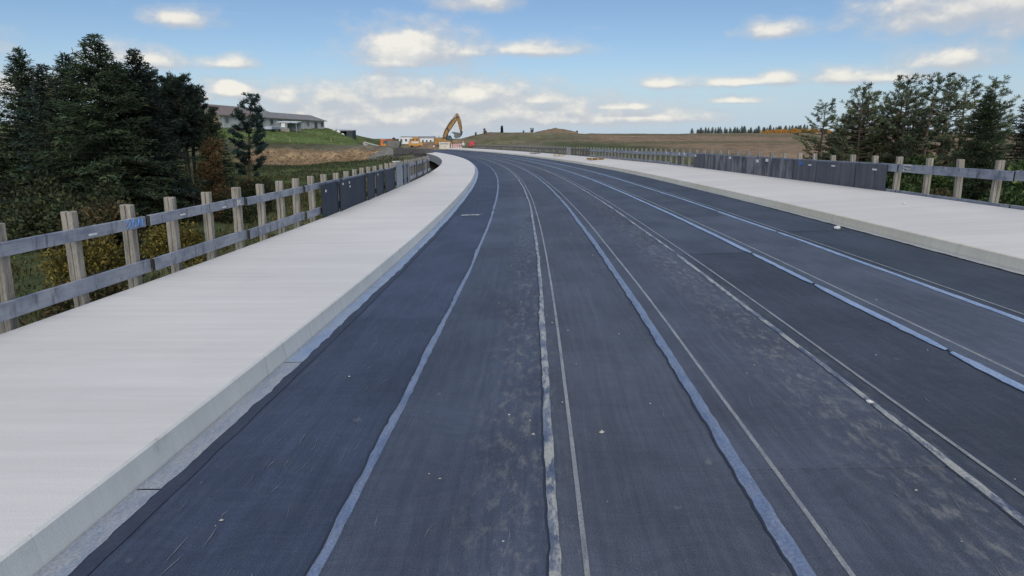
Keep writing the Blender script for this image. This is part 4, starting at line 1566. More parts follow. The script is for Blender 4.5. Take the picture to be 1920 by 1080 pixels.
# ------------------------------------------------------------------ heaps
def heap(name, x, y, rx, ry, h, mat, label, cat, seed, zoff=-.15, pw=1.0):
    n, m = 30, 14
    z0 = gz(x, y) + zoff
    vs_, fs = [], []
    for j in range(m + 1):
        rr = j / m
        for i in range(n):
            a = 2 * math.pi * i / n
            k = 1 + .22 * mnoise.noise(Vector((math.cos(a) * 1.5 + seed, math.sin(a) * 1.5, 3.0)))
            px, py = math.cos(a) * rx * rr * k, math.sin(a) * ry * rr * k
            hz = h * (1 - rr) ** pw * (1 + .18 * mnoise.noise(Vector((px * .7 + seed * 3, py * .7, 1)))) + .16 * h * mnoise.noise(Vector((px * 1.9, py * 1.9, seed))) * (1 - rr * .6)
            vs_.append((px, py, hz - .5 * (j == m)))
    for j in range(m):
        for i in range(n):
            fs.append((j * n + i, j * n + (i + 1) % n, (j + 1) * n + (i + 1) % n, (j + 1) * n + i))
    me = bpy.data.meshes.new(name)
    me.from_pydata(vs_, [], fs)
    me.polygons.foreach_set('use_smooth', [True] * len(fs))
    me.update()
    o = link(name, me, (mat,))
    o.location = (x, y, z0)
    return tag(o, label, cat)


heap('gravel_heap', -20.8, 119, 3.6, 3.0, 1.9, 'heap_grey', 'smooth grey gravel heap left of the plank hoarding', 'heap', 1.0, .0, .85)
heap('soil_heap', 13.4, 215, 6.4, 4.0, 1.35, 'heap_brown', 'ridge of brown soil on the mound skyline', 'heap', 2.0, -.05, .8)
heap('soil_heap', -20.6, 177, 4.2, 3.2, 1.9, 'heap_brown', 'brown soil heap just left of the yellow excavator', 'heap', 3.0)
heap('manure_heap', -60.6, 156, 1.9, 1.7, 1.35, 'heap_manure', 'dark brown manure heap at the near corner of the barn', 'heap', 4.0)

mb = MB()
for k in range(700):
    x, y = random.uniform(-47, -23), 118.5 + 9.5 * random.random()
    r = random.uniform(.08, .30) * (1.6 if random.random() < .08 else 1)
    p = Vector((x, y, gz_fast(x, y)))
    n0 = len(mb.v)
    for ring, zz in ((1.0, -.1), (.75, .35)):
        for q in range(6):
            a = q * 1.047 + ring
            rr = r * ring * random.uniform(.75, 1.25)
            mb.v.append((p.x + math.cos(a) * rr, p.y + math.sin(a) * rr, p.z + r * zz))
    mb.v.append((p.x, p.y, p.z + r * .6))
    for q in range(6):
        mb.face((n0 + q, n0 + (q + 1) % 6, n0 + 6 + (q + 1) % 6, n0 + 6 + q))
        mb.face((n0 + 6 + q, n0 + 6 + (q + 1) % 6, n0 + 12))
tag(mb.build('soil_clods', 'heap_brown', fix=False), 'clods of brown earth strewn over the bare soil bank', 'soil', kind='stuff')

# ------------------------------------------------------------------ barn on the hill
barn = tag(empty('barn', (-65, 159, 3.5)), 'long low farm barn with cream gable and reddish roof on the green hill', 'barn')
bd = Vector((.126, .992, 0)).normalized()
bn = Vector((-bd.y, bd.x, 0))
B0 = Vector((-65, 159, 0))


def bp(t, o_, z):
    q = B0 + bd * t + bn * o_
    return Vector((q.x, q.y, z))


EV = 6.54
G0 = 2.6


def wallq(t0, t1, o0, o1, z0, z1, th, mat, name='wall', par=None):
    mb = MB()
    a, b = bp(t0, o0, 0), bp(t1, o1, 0)
    d = (b - a).normalized()
    n = Vector((d.y, -d.x, 0)) * th
    u0, u1 = Vector((0, 0, z0)), Vector((0, 0, z1))
    mb.hexa([a + u0, b + u0, b + u0 + n, a + u0 + n, a + u1, b + u1, b + u1 + n, a + u1 + n])
    return mb.build(name, mat, par or barn)


wallq(0, 60, 0, 0, G0, EV, -.25, 'barn_wall')
mb = MB()      # near gable, cream
pts = [bp(-.02, .0, G0), bp(-.02, 14, G0), bp(-.02, 14, EV), bp(-.02, 7, 9.0), bp(-.02, 0, EV)]
n_ = len(mb.v)
off_ = bd * .25
mb.v += [tuple(q) for q in pts] + [tuple(q + off_) for q in pts]
mb.face(range(5))
mb.face([9, 8, 7, 6, 5])
for i in range(5):
    mb.face((i, (i + 1) % 5, 5 + (i + 1) % 5, 5 + i))
mb.build('gable_wall', 'barn_cream', barn)
mb = MB()
pts = [bp(33, 0.1, EV), bp(33, 13.9, EV), bp(33, 7, 9.0)]
mb.v += [tuple(q) for q in pts] + [tuple(q + off_) for q in pts]
mb.face((0, 1, 2))
mb.face((5, 4, 3))
for i in range(3):
    mb.face((i, (i + 1) % 3, 3 + (i + 1) % 3, 3 + i))
mb.build('gable_wall', 'barn_wall', barn)
wallq(.3, 33, 14, 14, G0, EV, .25, 'barn_wall')
wallq(33, 60, 9, 9, G0, EV, .25, 'barn_wall')
wallq(60, 60, 0, 9, G0, EV + .1, -.25, 'barn_wall')


def roof(t0, t1, o0, o1, z0, z1, mat, th=.16):
    mb = MB()
    p = [bp(t0, o0, z0), bp(t1, o0, z0), bp(t1, o1, z1), bp(t0, o1, z1)]
    up = Vector((0, 0, th))
    mb.hexa(p + [q + up for q in p])
    return mb.build('roof', mat, barn)


roof(-.5, 20, -.7, 7.0, EV - .22, 9.03, 'roof_red')
roof(20.01, 33.4, -.7, 7.0, EV - .22, 9.03, 'roof_grey')
roof(-.5, 33.4, 14.7, 7.01, EV - .22, 9.03, 'roof_red')
roof(33.41, 60.8, -.7, 4.5, EV - .22, 8.07, 'roof_grey')
roof(33.41, 60.8, 9.6, 4.51, EV - .22, 8.07, 'roof_grey')
for t in np.arange(1.2, 60, 2.4):
    mb = MB()
    a, b = bp(t, -.005, 0), bp(t + .28, -.005, 0)
    n = Vector((bd.y, -bd.x, 0)) * .05
    mb.hexa([a + Vector((0, 0, G0)), b + Vector((0, 0, G0)), b + n + Vector((0, 0, G0)), a + n + Vector((0, 0, G0)),
             a + Vector((0, 0, EV - .1)), b + Vector((0, 0, EV - .1)), b + n + Vector((0, 0, EV - .1)), a + n + Vector((0, 0, EV - .1))])
    mb.build('batten', 'barn_batten', barn)
for t, wd, z0, z1, mt in ((2.4, 1.2, 4.9, 5.9, 'window_glass'), (9.3, 1.5, 3.4, 5.9, 'window_glass'), (16.6, 1.2, 4.9, 5.9, 'window_glass'), (24.3, 1.4, 4.9, 6.0, 'dark_opening'),
                          (29.8, 1.2, 4.9, 5.9, 'window_glass'), (35.4, 1.3, 4.9, 5.9, 'window_glass'), (41.2, 1.3, 4.9, 5.9, 'window_glass'), (46.9, 1.5, 4.9, 5.9, 'window_glass'),
                          (52.4, 1.9, 4.2, 5.9, 'dark_opening'), (57.3, 1.6, 4.9, 5.95, 'dark_opening')):
    wn = wallq(t, t + wd, -.06, -.06, z0, z1, .03, mt, 'door' if z1 - z0 > 1.5 else 'window')
    mb = MB()
    for (ta, tb, za, zb) in ((t - .1, t, z0 - .1, z1 + .1), (t + wd, t + wd + .1, z0 - .1, z1 + .1), (t, t + wd, z1, z1 + .1), (t, t + wd, z0 - .1, z0), (t + wd / 2 - .04, t + wd / 2 + .04, z0, z1)):
        a, b = bp(ta, -.06, 0), bp(tb, -.06, 0)
        n = Vector((bd.y, -bd.x, 0)) * .07
        mb.hexa([a + Vector((0, 0, za)), b + Vector((0, 0, za)), b + n + Vector((0, 0, za)), a + n + Vector((0, 0, za)),
                 a + Vector((0, 0, zb)), b + Vector((0, 0, zb)), b + n + Vector((0, 0, zb)), a + n + Vector((0, 0, zb))])
    mb.build('frame', 'window_frame', wn)

# open lean-to on posts with a low block wall, tarpaulined trailer, dark shed with wrapped bales
x, y = -56.6, 181.5
z = gz(x, y)
sh = tag(empty('shelter', (x, y, z)), 'small open shelter with white tin roof in front of the barn', 'shelter')
MB().hexa([Vector((x - 2.6, y - 2, z + 2.15)), Vector((x + 2.6, y - 2, z + 2.1)), Vector((x + 2.6, y + 2, z + 2.35)), Vector((x - 2.6, y + 2, z + 2.4)),
           Vector((x - 2.6, y - 2, z + 2.27)), Vector((x + 2.6, y - 2, z + 2.22)), Vector((x + 2.6, y + 2, z + 2.47)), Vector((x - 2.6, y + 2, z + 2.52))])
mb = MB()
mb.hexa([Vector((x - 2.6, y - 2, z + 2.15)), Vector((x + 2.6, y - 2, z + 2.1)), Vector((x + 2.6, y + 2, z + 2.35)), Vector((x - 2.6, y + 2, z + 2.4)),
         Vector((x - 2.6, y - 2, z + 2.27)), Vector((x + 2.6, y - 2, z + 2.22)), Vector((x + 2.6, y + 2, z + 2.47)), Vector((x - 2.6, y + 2, z + 2.52))])
mb.build('roof', 'tin_white', sh)
for sx in (-2.3, 0, 2.3):
    for sy in (-1.8, 1.8):
        MB().box((x + sx, y + sy, z + 1.0), (.14, .14, 2.4)).build('post', 'tin_grey', sh)
MB().box((x + .6, y + 1.85, z + 1.0), (3.4, .1, 1.9)).build('back_wall', 'tin_grey', sh)
MB().box((x - 1.0, y - 1.6, z + 1.45), (1.0, .4, 1.0)).build('white_board', 'label_white', sh)
for k in range(6):
    for r_ in range(3):
        MB().box((x - 2.0 + k * .52 + .13 * (r_ % 2), y - 3.0, z - .15 + r_ * .32), (.50, .3, .30)).build('block', 'brick_pale', sh, bevel=.02)
x, y = -57.4, 171
z = gz(x, y)
tr_ = tag(empty('farm_trailer', (x, y, z)), 'low farm trailer under a pale tarpaulin beside the barn wall', 'trailer')
MB().box((x, y, z + .85), (2.0, 7.2, .75), taper=.86).build('tarpaulin', 'panel_pale', tr_, bevel=.12)
MB().box((x, y, z + .40), (1.9, 7.0, .18)).build('bed', 'black_steel', tr_)
for sy in (-2.3, -1.2, 2.2):
    for sx in (-.85, .85):
        mb = MB()
        mb.tube([(x + sx - .12, y + sy, z + .33), (x + sx + .12, y + sy, z + .33)], .36, 12)
        mb.build('wheel', 'tyre', tr_)
x, y = -52.6, 224
z = gz(x, y)
sd_ = tag(empty('dark_shed', (x, y, z)), 'low dark open-fronted shed right of the barn', 'shed')
mb = MB()
mb.hexa([Vector((x - 3.6, y - 2, z + 2.15)), Vector((x + 3.0, y - 2, z + 2.05)), Vector((x + 3.0, y + 3, z + 2.3)), Vector((x - 3.6, y + 3, z + 2.45)),
         Vector((x - 3.6, y - 2, z + 2.3)), Vector((x + 3.0, y - 2, z + 2.2)), Vector((x + 3.0, y + 3, z + 2.45)), Vector((x - 3.6, y + 3, z + 2.6))])
mb.build('roof', 'tin_grey', sd_)
MB().box((x - .3, y + 2.8, z + .9), (6.4, .15, 2.9)).build('back_wall', 'shed_dark', sd_)
MB().box((x + 1.9, y + .3, z + .9), (1.9, 4.2, 2.5)).build('side_bay', 'shed_dark', sd_)
for sx in (-3.3, -.8):
    MB().box((x + sx, y - 1.8, z + .9), (.18, .18, 2.6)).build('post', 'shed_dark', sd_)
for k, (dx, lab) in enumerate(((-2.6, 'white wrapped bale, leftmost under the dark shed'), (-1.4, 'white wrapped bale, second under the dark shed'), (-.2, 'white wrapped bale beside the shed bay'), (2.3, 'single white wrapped bale in front of the shed bay'))):
    yb = y - 2.2
    zb = gz(x + dx, yb)
    mb = MB()
    mb.tube([(x + dx, yb - .5, zb + .55), (x + dx, yb - .42, zb + .55), (x + dx, yb + .42, zb + .55), (x + dx, yb + .5, zb + .55)], [.48, .56, .56, .48], 14)
    tag(mb.build('wrapped_bale', 'bale_white', smooth=False), lab, 'bale', 'wrapped bales by the dark shed')
# pale concrete lump and beam lying on the slope
x, y = -27.5, 133
mb = MB()
pts = []
bm = bmesh.new()
bmesh.ops.create_icosphere(bm, subdivisions=3, radius=.5)
for v in bm.verts:
    v.co = v.co * (1 + .35 * mnoise.noise(v.co * 1.4))
    v.co.z *= 1.15
me = bpy.data.meshes.new('boulder')
bm.to_mesh(me)
bm.free()
o = tag(link('boulder', me, ('stone_pale',)), 'pale upright boulder on the slope left of the orange truck', 'boulder')
o.location = (x, y, gz(x, y) + .3)
x, y = -26.2, 131.5
z = gz(x, y)
mb = MB()
mb.tube([(x - 1.1, y, z + .75), (x - .2, y, z + .45), (x + 1.6, y - .6, z + .12)], [.16, .16, .13], 8)
tag(mb.build('concrete_pipe', 'stone_pale'), 'pale pipe lying down the slope from the boulder', 'pipe')
# wooden stake on the meadow
for x, y, lab in ((-45.6, 146, 'pale wooden stake in the green meadow below the shelter'), (-42, 165, 'thin stake at the right side of the meadow')):
    z = gz(x, y)
    tag(MB().box((x, y, z + .4), (.12, .12, 1.3), taper=.6).build('stake', 'pallet_wood'), lab, 'stake')

# ------------------------------------------------------------------ plank hoarding beside the abutment
ho = tag(empty('plank_hoarding', (-18, 110, -1.1)), 'dark grey upright plank hoarding beyond the left fence end', 'hoarding')
A, Bq = Vector((-18.2, 108.5, 0)), Vector((-13.6, 122.0, 0))
npl = 30
for k in range(npl):
    a, b = A.lerp(Bq, k / npl), A.lerp(Bq, (k + .94) / npl)
    d = (b - a).normalized()
    n = Vector((d.y, -d.x, 0)) * (.03 + random.uniform(0, .03))
    zb = -1.35 - .1 * k / npl
    zt = .02 - .36 * k / npl + random.uniform(-.05, .05)
    mb = MB()
    u0, u1 = Vector((0, 0, zb - .6)), Vector((0, 0, zt))
    mb.hexa([a + u0, b + u0, b + u0 + n, a + u0 + n, a + u1, b + u1, b + u1 + n, a + u1 + n])
    mb.build('plank', 'plank_grey' if random.random() < .7 else 'plank_brown', ho)
mb = MB()
for q in (A, Bq):
    pass
mb.hexa([A + Vector((.05, -.05, -.95)), Bq + Vector((.05, -.05, -1.15)), Bq + Vector((.11, -.07, -1.15)), A + Vector((.11, -.07, -.95)),
         A + Vector((.05, -.05, -.80)), Bq + Vector((.05, -.05, -1.0)), Bq + Vector((.11, -.07, -1.0)), A + Vector((.11, -.07, -.80))])
mb.build('rail', 'plank_brown', ho)
MB().box((-17.0, 104, gz(-17, 104) + .12), (1.3, .35, .12), rz=.5).build('x', 'white_paint')
o = bpy.data.objects['x']
o.name = 'white_beam'
tag(o, 'short white beam lying on the ground before the hoarding', 'beam')


# ------------------------------------------------------------------ machines
def lp(o0, pts):
    return [(o0[0] + p[0], o0[1] + (p[1] if len(p) > 2 else 0), o0[2] + p[-1]) for p in pts]


EX = Vector((-20.1, 185, gz(-17.5, 185)))
ex = tag(empty('excavator', EX), 'large yellow excavator with raised boom at the far bridge end', 'excavator')


def ebox(c, s, name, mat, par=ex, bevel=.03, **kw):
    return MB().box((EX.x + c[0], EX.y + c[1], EX.z + c[2]), s, **kw).build(name, mat, par, bevel=bevel)


def eprism(poly, y0, y1, name, mat, par=ex, bevel=.02):
    mb = MB()
    mb.prism([(EX.x + a, EX.z + b) for a, b in poly], EX.y + y0, EX.y + y1)
    return mb.build(name, mat, par, bevel=bevel)


for sy in (-1.25, 1.25):
    tk = eprism([(.3, .45), (.65, .08), (4.3, .08), (4.75, .45), (4.5, .88), (.55, .9)], sy - .3, sy + .3, 'track', 'black_steel')
    for k in range(7):
        mb = MB()
        mb.tube([(EX.x + .75 + k * .58, EX.y + sy - .33, EX.z + .3), (EX.x + .75 + k * .58, EX.y + sy + .33, EX.z + .3)], .16, 10)
        mb.build('roller', 'grey_steel', tk)
ebox((2.5, 0, .95), (2.4, 1.9, .35), 'undercarriage', 'black_steel')
eprism([(.0, 1.25), (.25, 1.1), (4.55, 1.1), (4.55, 1.75), (3.1, 2.2), (2.2, 2.55), (.15, 2.75), (-.08, 2.4)], -1.45, 1.45, 'house', 'yellow_paint', bevel=.06)
ebox((.30, 0, 2.0), (.72, 2.7, 1.55), 'counterweight', 'yellow_paint', bevel=.12)
ebox((1.5, -.4, 2.66), (1.5, 1.5, .22), 'engine_hood', 'black_steel')
ebox((1.05, .7, 2.95), (.14, .14, .5), 'exhaust', 'grey_steel', bevel=.02)
cb_ = eprism([(3.25, 1.75), (4.55, 1.75), (4.62, 2.5), (4.25, 3.25), (3.3, 3.28)], -1.42, -.42, 'cab', 'black_steel', bevel=.04)
eprism([(3.95, 2.0), (4.5, 2.05), (4.5, 2.5), (4.22, 3.1), (3.95, 3.12)], -1.46, -1.43, 'window', 'cab_glass', cb_, 0)
eprism([(3.38, 2.3), (3.85, 2.3), (3.85, 3.12), (3.38, 3.12)], -1.46, -1.43, 'window', 'cab_glass', cb_, 0)
eprism([(2.05, 2.35), (2.9, 2.35), (3.5, 3.9), (4.4, 5.05), (6.1, 7.45), (6.15, 8.05), (5.7, 8.3), (3.55, 6.1), (2.65, 4.75), (2.05, 3.0)], -.32, .32, 'boom', 'yellow_paint', bevel=.05)
mb = MB()
for sy in (-.45, .45):
    mb.tube([(EX.x + 2.85, EX.y + sy, EX.z + 2.0), (EX.x + 3.35, EX.y + sy, EX.z + 3.4)], .13, 8)
    mb.tube([(EX.x + 3.35, EX.y + sy, EX.z + 3.4), (EX.x + 3.75, EX.y + sy, EX.z + 4.75)], .07, 8)
mb.build('boom_cylinder', 'black_steel', ex)
mb = MB()
mb.tube([(EX.x + 3.45, EX.y, EX.z + 5.85), (EX.x + 4.6, EX.y, EX.z + 7.35)], .13, 8)
mb.tube([(EX.x + 4.6, EX.y, EX.z + 7.35), (EX.x + 5.7, EX.y, EX.z + 8.75)], .07, 8)
mb.build('arm_cylinder', 'grey_steel', ex)
eprism([(5.55, 8.55), (5.95, 9.0), (6.45, 8.3), (6.95, 6.6), (7.1, 4.35), (6.65, 4.2), (6.25, 5.6), (5.8, 7.5), (5.6, 8.0)], -.24, .24, 'stick', 'yellow_worn', bevel=.04)
mb = MB()
mb.tube([(EX.x + 6.45, EX.y, EX.z + 8.0), (EX.x + 6.95, EX.y, EX.z + 6.5)], .11, 8)
mb.tube([(EX.x + 6.95, EX.y, EX.z + 6.5), (EX.x + 7.15, EX.y, EX.z + 4.9)], .06, 8)
mb.build('bucket_cylinder', 'grey_steel', ex)
mb = MB()
mb.tube([(EX.x + p_[0], EX.y - .36, EX.z + p_[1]) for p_ in ((2.3, 3.3), (2.95, 4.85), (3.9, 6.2), (5.5, 8.0))], .09, 6)
mb.tube([(EX.x + p_[0], EX.y - .36, EX.z + p_[1]) for p_ in ((3.0, 3.0), (3.7, 4.3), (4.6, 5.4), (5.9, 7.3))], .08, 6)
mb.build('hydraulic_hose', 'black_steel', ex)
mb = MB()
for p_ in ((2.5, 2.75), (3.4, 5.0), (5.9, 7.9)):
    mb.tube([(EX.x + p_[0], EX.y - .42, EX.z + p_[1]), (EX.x + p_[0], EX.y + .42, EX.z + p_[1])], .24, 12)
mb.build('pivot_pin', 'black_steel', ex)
eprism([(6.7, 4.5), (7.1, 4.6), (7.3, 4.1), (7.05, 3.3), (6.75, 3.2)], -.3, .3, 'coupler', 'black_steel', bevel=.03)
eprism([(4.4, 4.05), (4.9, 4.2), (6.7, 3.95), (6.95, 3.2), (6.4, 2.75), (5.5, 2.6), (5.0, 3.0), (5.2, 3.55)], -.75, .75, 'bucket', 'grey_steel', bevel=.04)

# cream steel box in front of the excavator
x, y = -15.6, 164.5
z = gz(x, y)
bx_ = tag(empty('site_box', (x, y, z)), 'cream steel site box in front of the yellow excavator', 'box')
MB().box((x, y, z + .95), (2.45, 1.3, 1.5)).build('body', 'cream_paint', bx_, bevel=.04)
MB().box((x, y, z + 1.76), (2.55, 1.4, .12)).build('lid', 'white_paint', bx_, bevel=.02)
MB().box((x, y - .665, z + 1.45), (1.9, .03, .12)).build('vent_slot', 'grey_steel', bx_)
MB().box((x + .1, y - .665, z + .85), (.3, .04, .12)).build('latch', 'grey_steel', bx_)
for sx in (-.9, .9):
    MB().box((x + sx, y, z + .1), (.2, 1.2, .2)).build('skid', 'black_steel', bx_)

# red and white beacon boards
BG = 'red and white beacon boards at the bridge end'
proto = empty('beacon_board', (0, 0, 0))
tag(proto, 'red and white striped beacon board in the row beside the excavator', 'barrier', BG)
MB().box((0, 0, .06), (.5, .3, .12)).build('foot', 'black_steel', proto, bevel=.02)
MB().box((0, .03, .75), (.34, .03, 1.25)).build('board', 'white_paint', proto)
for k in range(4):
    mb = MB()
    zc = .26 + k * .32
    mb.hexa([(-.165, .012, zc - .10), (.165, .012, zc + .02), (.165, .004, zc + .02), (-.165, .004, zc - .10), (-.165, .012, zc + .06), (.165, .012, zc + .18), (.165, .004, zc + .18), (-.165, .004, zc + .06)])
    mb.build('stripe', 'sign_red', proto)
for k in range(5):
    o = proto if k == 0 else copy_tree(proto)
    x, y = -13.95 + k * .50, 164.0 + (k % 2) * .15
    o.location = (x, y, gz(x, y))
    o.rotation_euler = (0, 0, random.uniform(-.15, .15))

# red trailer unit
x, y = -9.2, 164
z = gz(x, y)
rt_ = tag(empty('red_trailer', (x, y, z)), 'small bright red compressor trailer at the far pavement end', 'trailer')
MB().box((x, y, z + 1.15), (1.35, 2.2, 1.15), taper=.94).build('body', 'red_paint', rt_, bevel=.08)
MB().box((x, y, z + .45), (1.2, 2.0, .2)).build('chassis', 'black_steel', rt_)
MB().box((x, y - 1.11, z + 1.15), (.9, .03, .6)).build('door', 'sign_red', rt_)
for sx in (-.62, .62):
    mb = MB()
    mb.tube([(x + sx - .1, y, z + .32), (x + sx + .1, y, z + .32)], .32, 14)
    mb.build('wheel', 'tyre', rt_)
mb = MB()
mb.tube([(x, y - 1.1, z + .45), (x, y - 1.9, z + .5)], .05, 6)
mb.build('drawbar', 'black_steel', rt_)
# bollard-like white cone and small round sign
x, y = -11.55, 162.0
z = gz(x, y)
co_ = tag(empty('traffic_cone', (x, y, z)), 'pale traffic cone at the feet of the person', 'cone')
MB().box((x, y, z + .02), (.36, .36, .05)).build('base', 'orange_red', co_)
mb = MB()
mb.tube([(x, y, z + .04), (x, y, z + .3), (x, y, z + .5), (x, y, z + .72)], [.15, .1, .07, .03], 10)
mb.build('cone', 'white_paint', co_)
x, y = -18.3, 166
z = gz(x, y)
sg = tag(empty('round_sign', (x, y, z)), 'round white sign on a short post left of the cream box', 'sign')
MB().box((x, y, z + .5), (.07, .07, 1.2)).build('post', 'grey_steel', sg)
mb = MB()
mb.tube([(x, y - .05, z + .95), (x, y - .08, z + .95)], .27, 18)
mb.build('disc', 'sign_red', sg)
mb = MB()
mb.tube([(x, y - .082, z + .95), (x, y - .10, z + .95)], .19, 18)
mb.build('face', 'white_paint', sg)

# orange truck behind the gravel heap
TX = Vector((-26.6, 151, gz(-26.6, 151)))
tk = tag(empty('dump_truck', TX), 'orange dump truck half hidden by the grey gravel heap', 'truck')


def tb(c, s, name, mat, par=tk, bevel=.05, **kw):
    return MB().box((TX.x + c[0], TX.y + c[1], TX.z + c[2]), s, **kw).build(name, mat, par, bevel=bevel)


tb((.9, 0, .75), (4.6, 1.6, .3), 'chassis', 'black_steel')
tb((-.55, 0, 1.75), (1.35, 2.2, 1.75), 'cab', 'orange_paint', bevel=.12)
tb((-.2, -1.115, 2.05), (.75, .03, .7), 'side_window', 'cab_glass', bevel=0)
tb((-1.235, 0, 2.1), (.03, 1.8, .75), 'windscreen', 'cab_glass', bevel=0)
tb((-1.5, 0, 1.0), (.75, 2.1, .75), 'bonnet', 'orange_red', bevel=.12)
tb((-.15, -1.12, 1.5), (.5, .02, 1.2), 'door', 'amber_paint', bevel=0)
mb = MB()
mb.prism([(TX.x + .25, TX.z + 1.0), (TX.x + 2.7, TX.z + 1.0), (TX.x + 3.1, TX.z + 2.2), (TX.x + .2, TX.z + 2.35)], TX.y - 1.2, TX.y + 1.2)
mb.build('skip_body', 'heap_grey', tk, bevel=.05)
tb((1.0, -1.0, 2.45), (1.5, .3, .2), 'rim', 'orange_red')
tb((1.5, 0, 2.75), (.6, .6, .5), 'load', 'heap_manure', bevel=.15)
for sx in (-1.5, 1.2, 2.3):
    for sy in (-1.0, 1.0):
        mb = MB()
        mb.tube([(TX.x + sx, TX.y + sy - .17, TX.z + .45), (TX.x + sx, TX.y + sy + .17, TX.z + .45)], .48, 16)
        wh = mb.build('wheel', 'tyre', tk)
        mb = MB()
        mb.tube([(TX.x + sx, TX.y + sy - .19, TX.z + .45), (TX.x + sx, TX.y + sy + .19, TX.z + .45)], .22, 12)
        mb.build('rim', 'white_paint', wh)

# distant site cabins and parked machines beyond the bridge end
def cabin(x, y, wd, dp, ht, mat, label, zoff=0.0, name='site_cabin', nw=3):
    z = gz(x, y) + zoff
    e = tag(empty(name, (x, y, z)), label, 'cabin')
    MB().box((x, y, z + ht / 2), (wd, dp, ht)).build('body', mat, e, bevel=.04)
    MB().box((x, y, z + ht + .06), (wd + .12, dp + .12, .1)).build('roof', 'tin_white', e)
    for k in range(nw):
        MB().box((x - wd / 2 + wd * (k + .5) / nw, y - dp / 2 - .02, z + ht * .58), (wd / nw * .45, .04, ht * .35)).build('window', 'window_glass', e)
    return e


cabin(-34.4, 232, 4.6, 2.4, 2.1, 'white_paint', 'white site cabin, leftmost beyond the hoarding')
cabin(-30.6, 226, 2.2, 2.4, 2.0, 'amber_paint', 'amber site cabin between the two white ones', nw=2)
cabin(-28.4, 238, 6.4, 2.4, 2.2, 'white_paint', 'long white site cabin left of the brown soil heap', nw=5)
cabin(-33.0, 250, 12.0, 2.5, 2.6, 'tin_grey', 'long grey cabin row behind the white site cabins', nw=7)
x, y = -28.9, 214
z = gz(x, y)
lv = tag(empty('yellow_van', (x, y, z)), 'yellow van with pale windows parked beyond the hoarding', 'van')
mb = MB()
mb.prism([(x - 2.1, z + .45), (x + 2.1, z + .45), (x + 2.1, z + 1.1), (x + 1.6, z + 1.25), (x + 1.1, z + 1.95), (x - 2.0, z + 2.0), (x - 2.15, z + 1.2)], y - .9, y + .9)
mb.build('body', 'amber_paint', lv, bevel=.08)
MB().box((x - .2, y - .91, z + 1.5), (2.2, .03, .5)).build('window', 'tin_white', lv)
for sx in (-1.3, 1.3):
    for sy in (-.8, .8):
        mb = MB()
        mb.tube([(x + sx, y + sy - .1, z + .33), (x + sx, y + sy + .1, z + .33)], .33, 14)
        mb.build('wheel', 'tyre', lv)

# ------------------------------------------------------------------ person at the barriers
PX, PY = -11.2, 163.3
pz = gz(PX, PY)
sk = bpy.data.meshes.new('person')
J = {'pel': (0, 0, .95), 'sp': (0, -.05, 1.18), 'ch': (0, -.10, 1.38), 'nk': (0, -.14, 1.53), 'hd': (0, -.17, 1.66), 'ht': (0, -.18, 1.76),
     'sl': (-.19, -.10, 1.43), 'el': (-.30, -.14, 1.17), 'hl': (-.22, -.34, 1.0), 'sr': (.19, -.10, 1.43), 'er': (.32, -.08, 1.18), 'hr': (.36, -.26, .98),
     'll': (-.10, 0, .90), 'kl': (-.13, -.06, .50), 'al': (-.14, .02, .09), 'tl': (-.15, -.14, .04), 'lr': (.10, 0, .90), 'kr': (.13, -.02, .50), 'ar': (.16, .05, .09), 'tr': (.17, -.11, .04)}
ks = list(J)
E_ = [('pel', 'sp'), ('sp', 'ch'), ('ch', 'nk'), ('nk', 'hd'), ('hd', 'ht'), ('ch', 'sl'), ('sl', 'el'), ('el', 'hl'), ('ch', 'sr'), ('sr', 'er'), ('er', 'hr'),
      ('pel', 'll'), ('ll', 'kl'), ('kl', 'al'), ('al', 'tl'), ('pel', 'lr'), ('lr', 'kr'), ('kr', 'ar'), ('ar', 'tr')]
RAD = {'pel': .15, 'sp': .15, 'ch': .16, 'nk': .065, 'hd': .095, 'ht': .07, 'sl': .075, 'el': .055, 'hl': .04, 'sr': .075, 'er': .055, 'hr': .04,
       'll': .10, 'kl': .075, 'al': .055, 'tl': .045, 'lr': .10, 'kr': .075, 'ar': .055, 'tr': .045}
sk.from_pydata([J[k] for k in ks], [(ks.index(a), ks.index(b)) for a, b in E_], [])
person = tag(link('person', sk, ()), 'person in white jacket and white helmet bending beside the beacon boards', 'person')
person.location = (PX, PY, pz)
md = person.modifiers.new('skin', 'SKIN')
for i, k in enumerate(ks):
    sk.skin_vertices[0].data[i].radius = (RAD[k], RAD[k])
    sk.skin_vertices[0].data[i].use_root = (k == 'pel')
md2 = person.modifiers.new('sub', 'SUBSURF')
md2.levels = md2.render_levels = 2
m, t, bs = base_mat('clothes')
so = t.new('ShaderNodeSeparateXYZ')
t.l.new(t.new('ShaderNodeTexCoord').outputs['Object'], so.inputs[0])
nz = t.noise(t.new('ShaderNodeTexCoord').outputs['Object'], 9, 3)
c_ = t.mix(t.math('GREATER_THAN', so.outputs[2], .93), C4((.22, .13, .06)), C4((.72, .72, .70)))
c_ = t.mix(t.math('GREATER_THAN', so.outputs[2], 1.53), c_, C4((.42, .26, .19)))
c_ = t.mix(t.math('LESS_THAN', so.outputs[2], .12), c_, C4((.03, .025, .02)))
c_ = t.mix(t.smooth(nz, .3, .7, 0, .2), c_, C4((.2, .18, .16)))
t.l.new(c_, bs.inputs['Base Color'])
bs.inputs['Roughness'].default_value = .85
sk.materials.append(m)
mb = MB()
mb.tube([(0, -.17, 1.70), (0, -.17, 1.73), (0, -.175, 1.80), (0, -.18, 1.85), (0, -.18, 1.87)], [.155, .128, .12, .075, .02], 14)
hm = mb.mesh('helmet')
hm.polygons.foreach_set('use_smooth', [True] * len(hm.polygons))
o = link('helmet', hm, ('white_paint',), person)

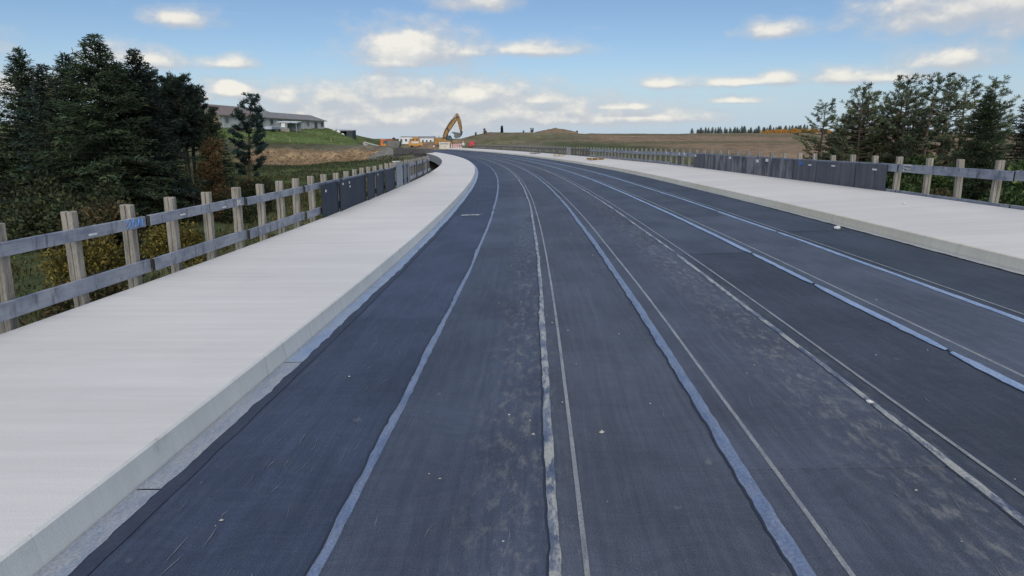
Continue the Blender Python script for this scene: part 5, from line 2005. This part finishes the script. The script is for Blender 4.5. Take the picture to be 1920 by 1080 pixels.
# ------------------------------------------------------------------ pallets and stones on the deck
def pallet(s, u, rz, mat, label):
    p = P(s, u, .19)
    e = tag(empty('wooden_pallet', p, axis(s)[3] + rz), label, 'pallet', 'pallets on the right pavement')
    for sx in (-.5, 0, .5):
        o = link('runner', MB().box((sx, 0, .06), (.1, .8, .1)).mesh('runner'), (mat,), e)
    for k in range(6):
        o = link('deck_board', MB().box((0, -.36 + k * .144, .125 + .001 * k), (1.18, .1, .022)).mesh('deck_board'), (mat,), e)
    for k in (-.36, 0, .36):
        o = link('bottom_board', MB().box((0, k, .012), (1.18, .1, .02)).mesh('bottom_board'), (mat,), e)
    return e


pallet(52.5, 7.15, .25, 'pallet_wood', 'yellowish wooden pallet on the right pavement, nearest of the three')
pallet(69.5, 7.1, -.2, 'pallet_wood', 'wooden pallet on the right pavement, middle of the three')
pallet(85, 7.1, .5, 'pallet_grey', 'greyish pallet on the right pavement, farthest of the three')


def rock_mesh(seed, r):
    bm = bmesh.new()
    bmesh.ops.create_icosphere(bm, subdivisions=2, radius=r)
    for v in bm.verts:
        v.co = v.co * (1 + .5 * mnoise.noise(v.co / r * .9 + Vector((seed * 5.1, 0, 0))))
        v.co.z *= .62
    me = bpy.data.meshes.new('stone')
    bm.to_mesh(me)
    bm.free()
    me.materials.append(MATS['white_stone'])
    return me


for (s, u, r, lab) in ((11.95, 5.24, .055, 'white stone lying on the dark sheet near the right kerb'), (13.9, 7.4, .03, 'small dark-edged stone on the right pavement'),
                       (4.05, 2.02, .02, 'small pale chip on the black sheets right of the middle')):
    o = tag(link('stone', rock_mesh(s, r), ()), lab, 'stone')
    o.location = P(s, u, (.19 if u > 6 else .008) + r * .35)
# crumbs of mortar and grit scattered over the sheets
mb = MB()
for k in range(140):
    s = 1.5 + 22 * random.random() ** 1.7
    u = random.uniform(-1.6, 5.3) if random.random() < .6 else random.gauss(random.choice((-.1, 1.85)), .25)
    r = random.uniform(.003, .009) if random.random() < .95 else random.uniform(.010, .016)
    p = P(s, u, .010)
    n0 = len(mb.v)
    for q in range(5):
        a = q * 1.257 + random.random()
        mb.v.append((p.x + math.cos(a) * r * random.uniform(.7, 1.3), p.y + math.sin(a) * r * random.uniform(.7, 1.3), p.z))
    mb.v.append((p.x, p.y, p.z + r * .8))
    for q in range(5):
        mb.face((n0 + q, n0 + (q + 1) % 5, n0 + 5))
tag(mb.build('grit', 'crumb', fix=False), 'pale grit and crumbs scattered over the black sheets', 'grit', kind='stuff')
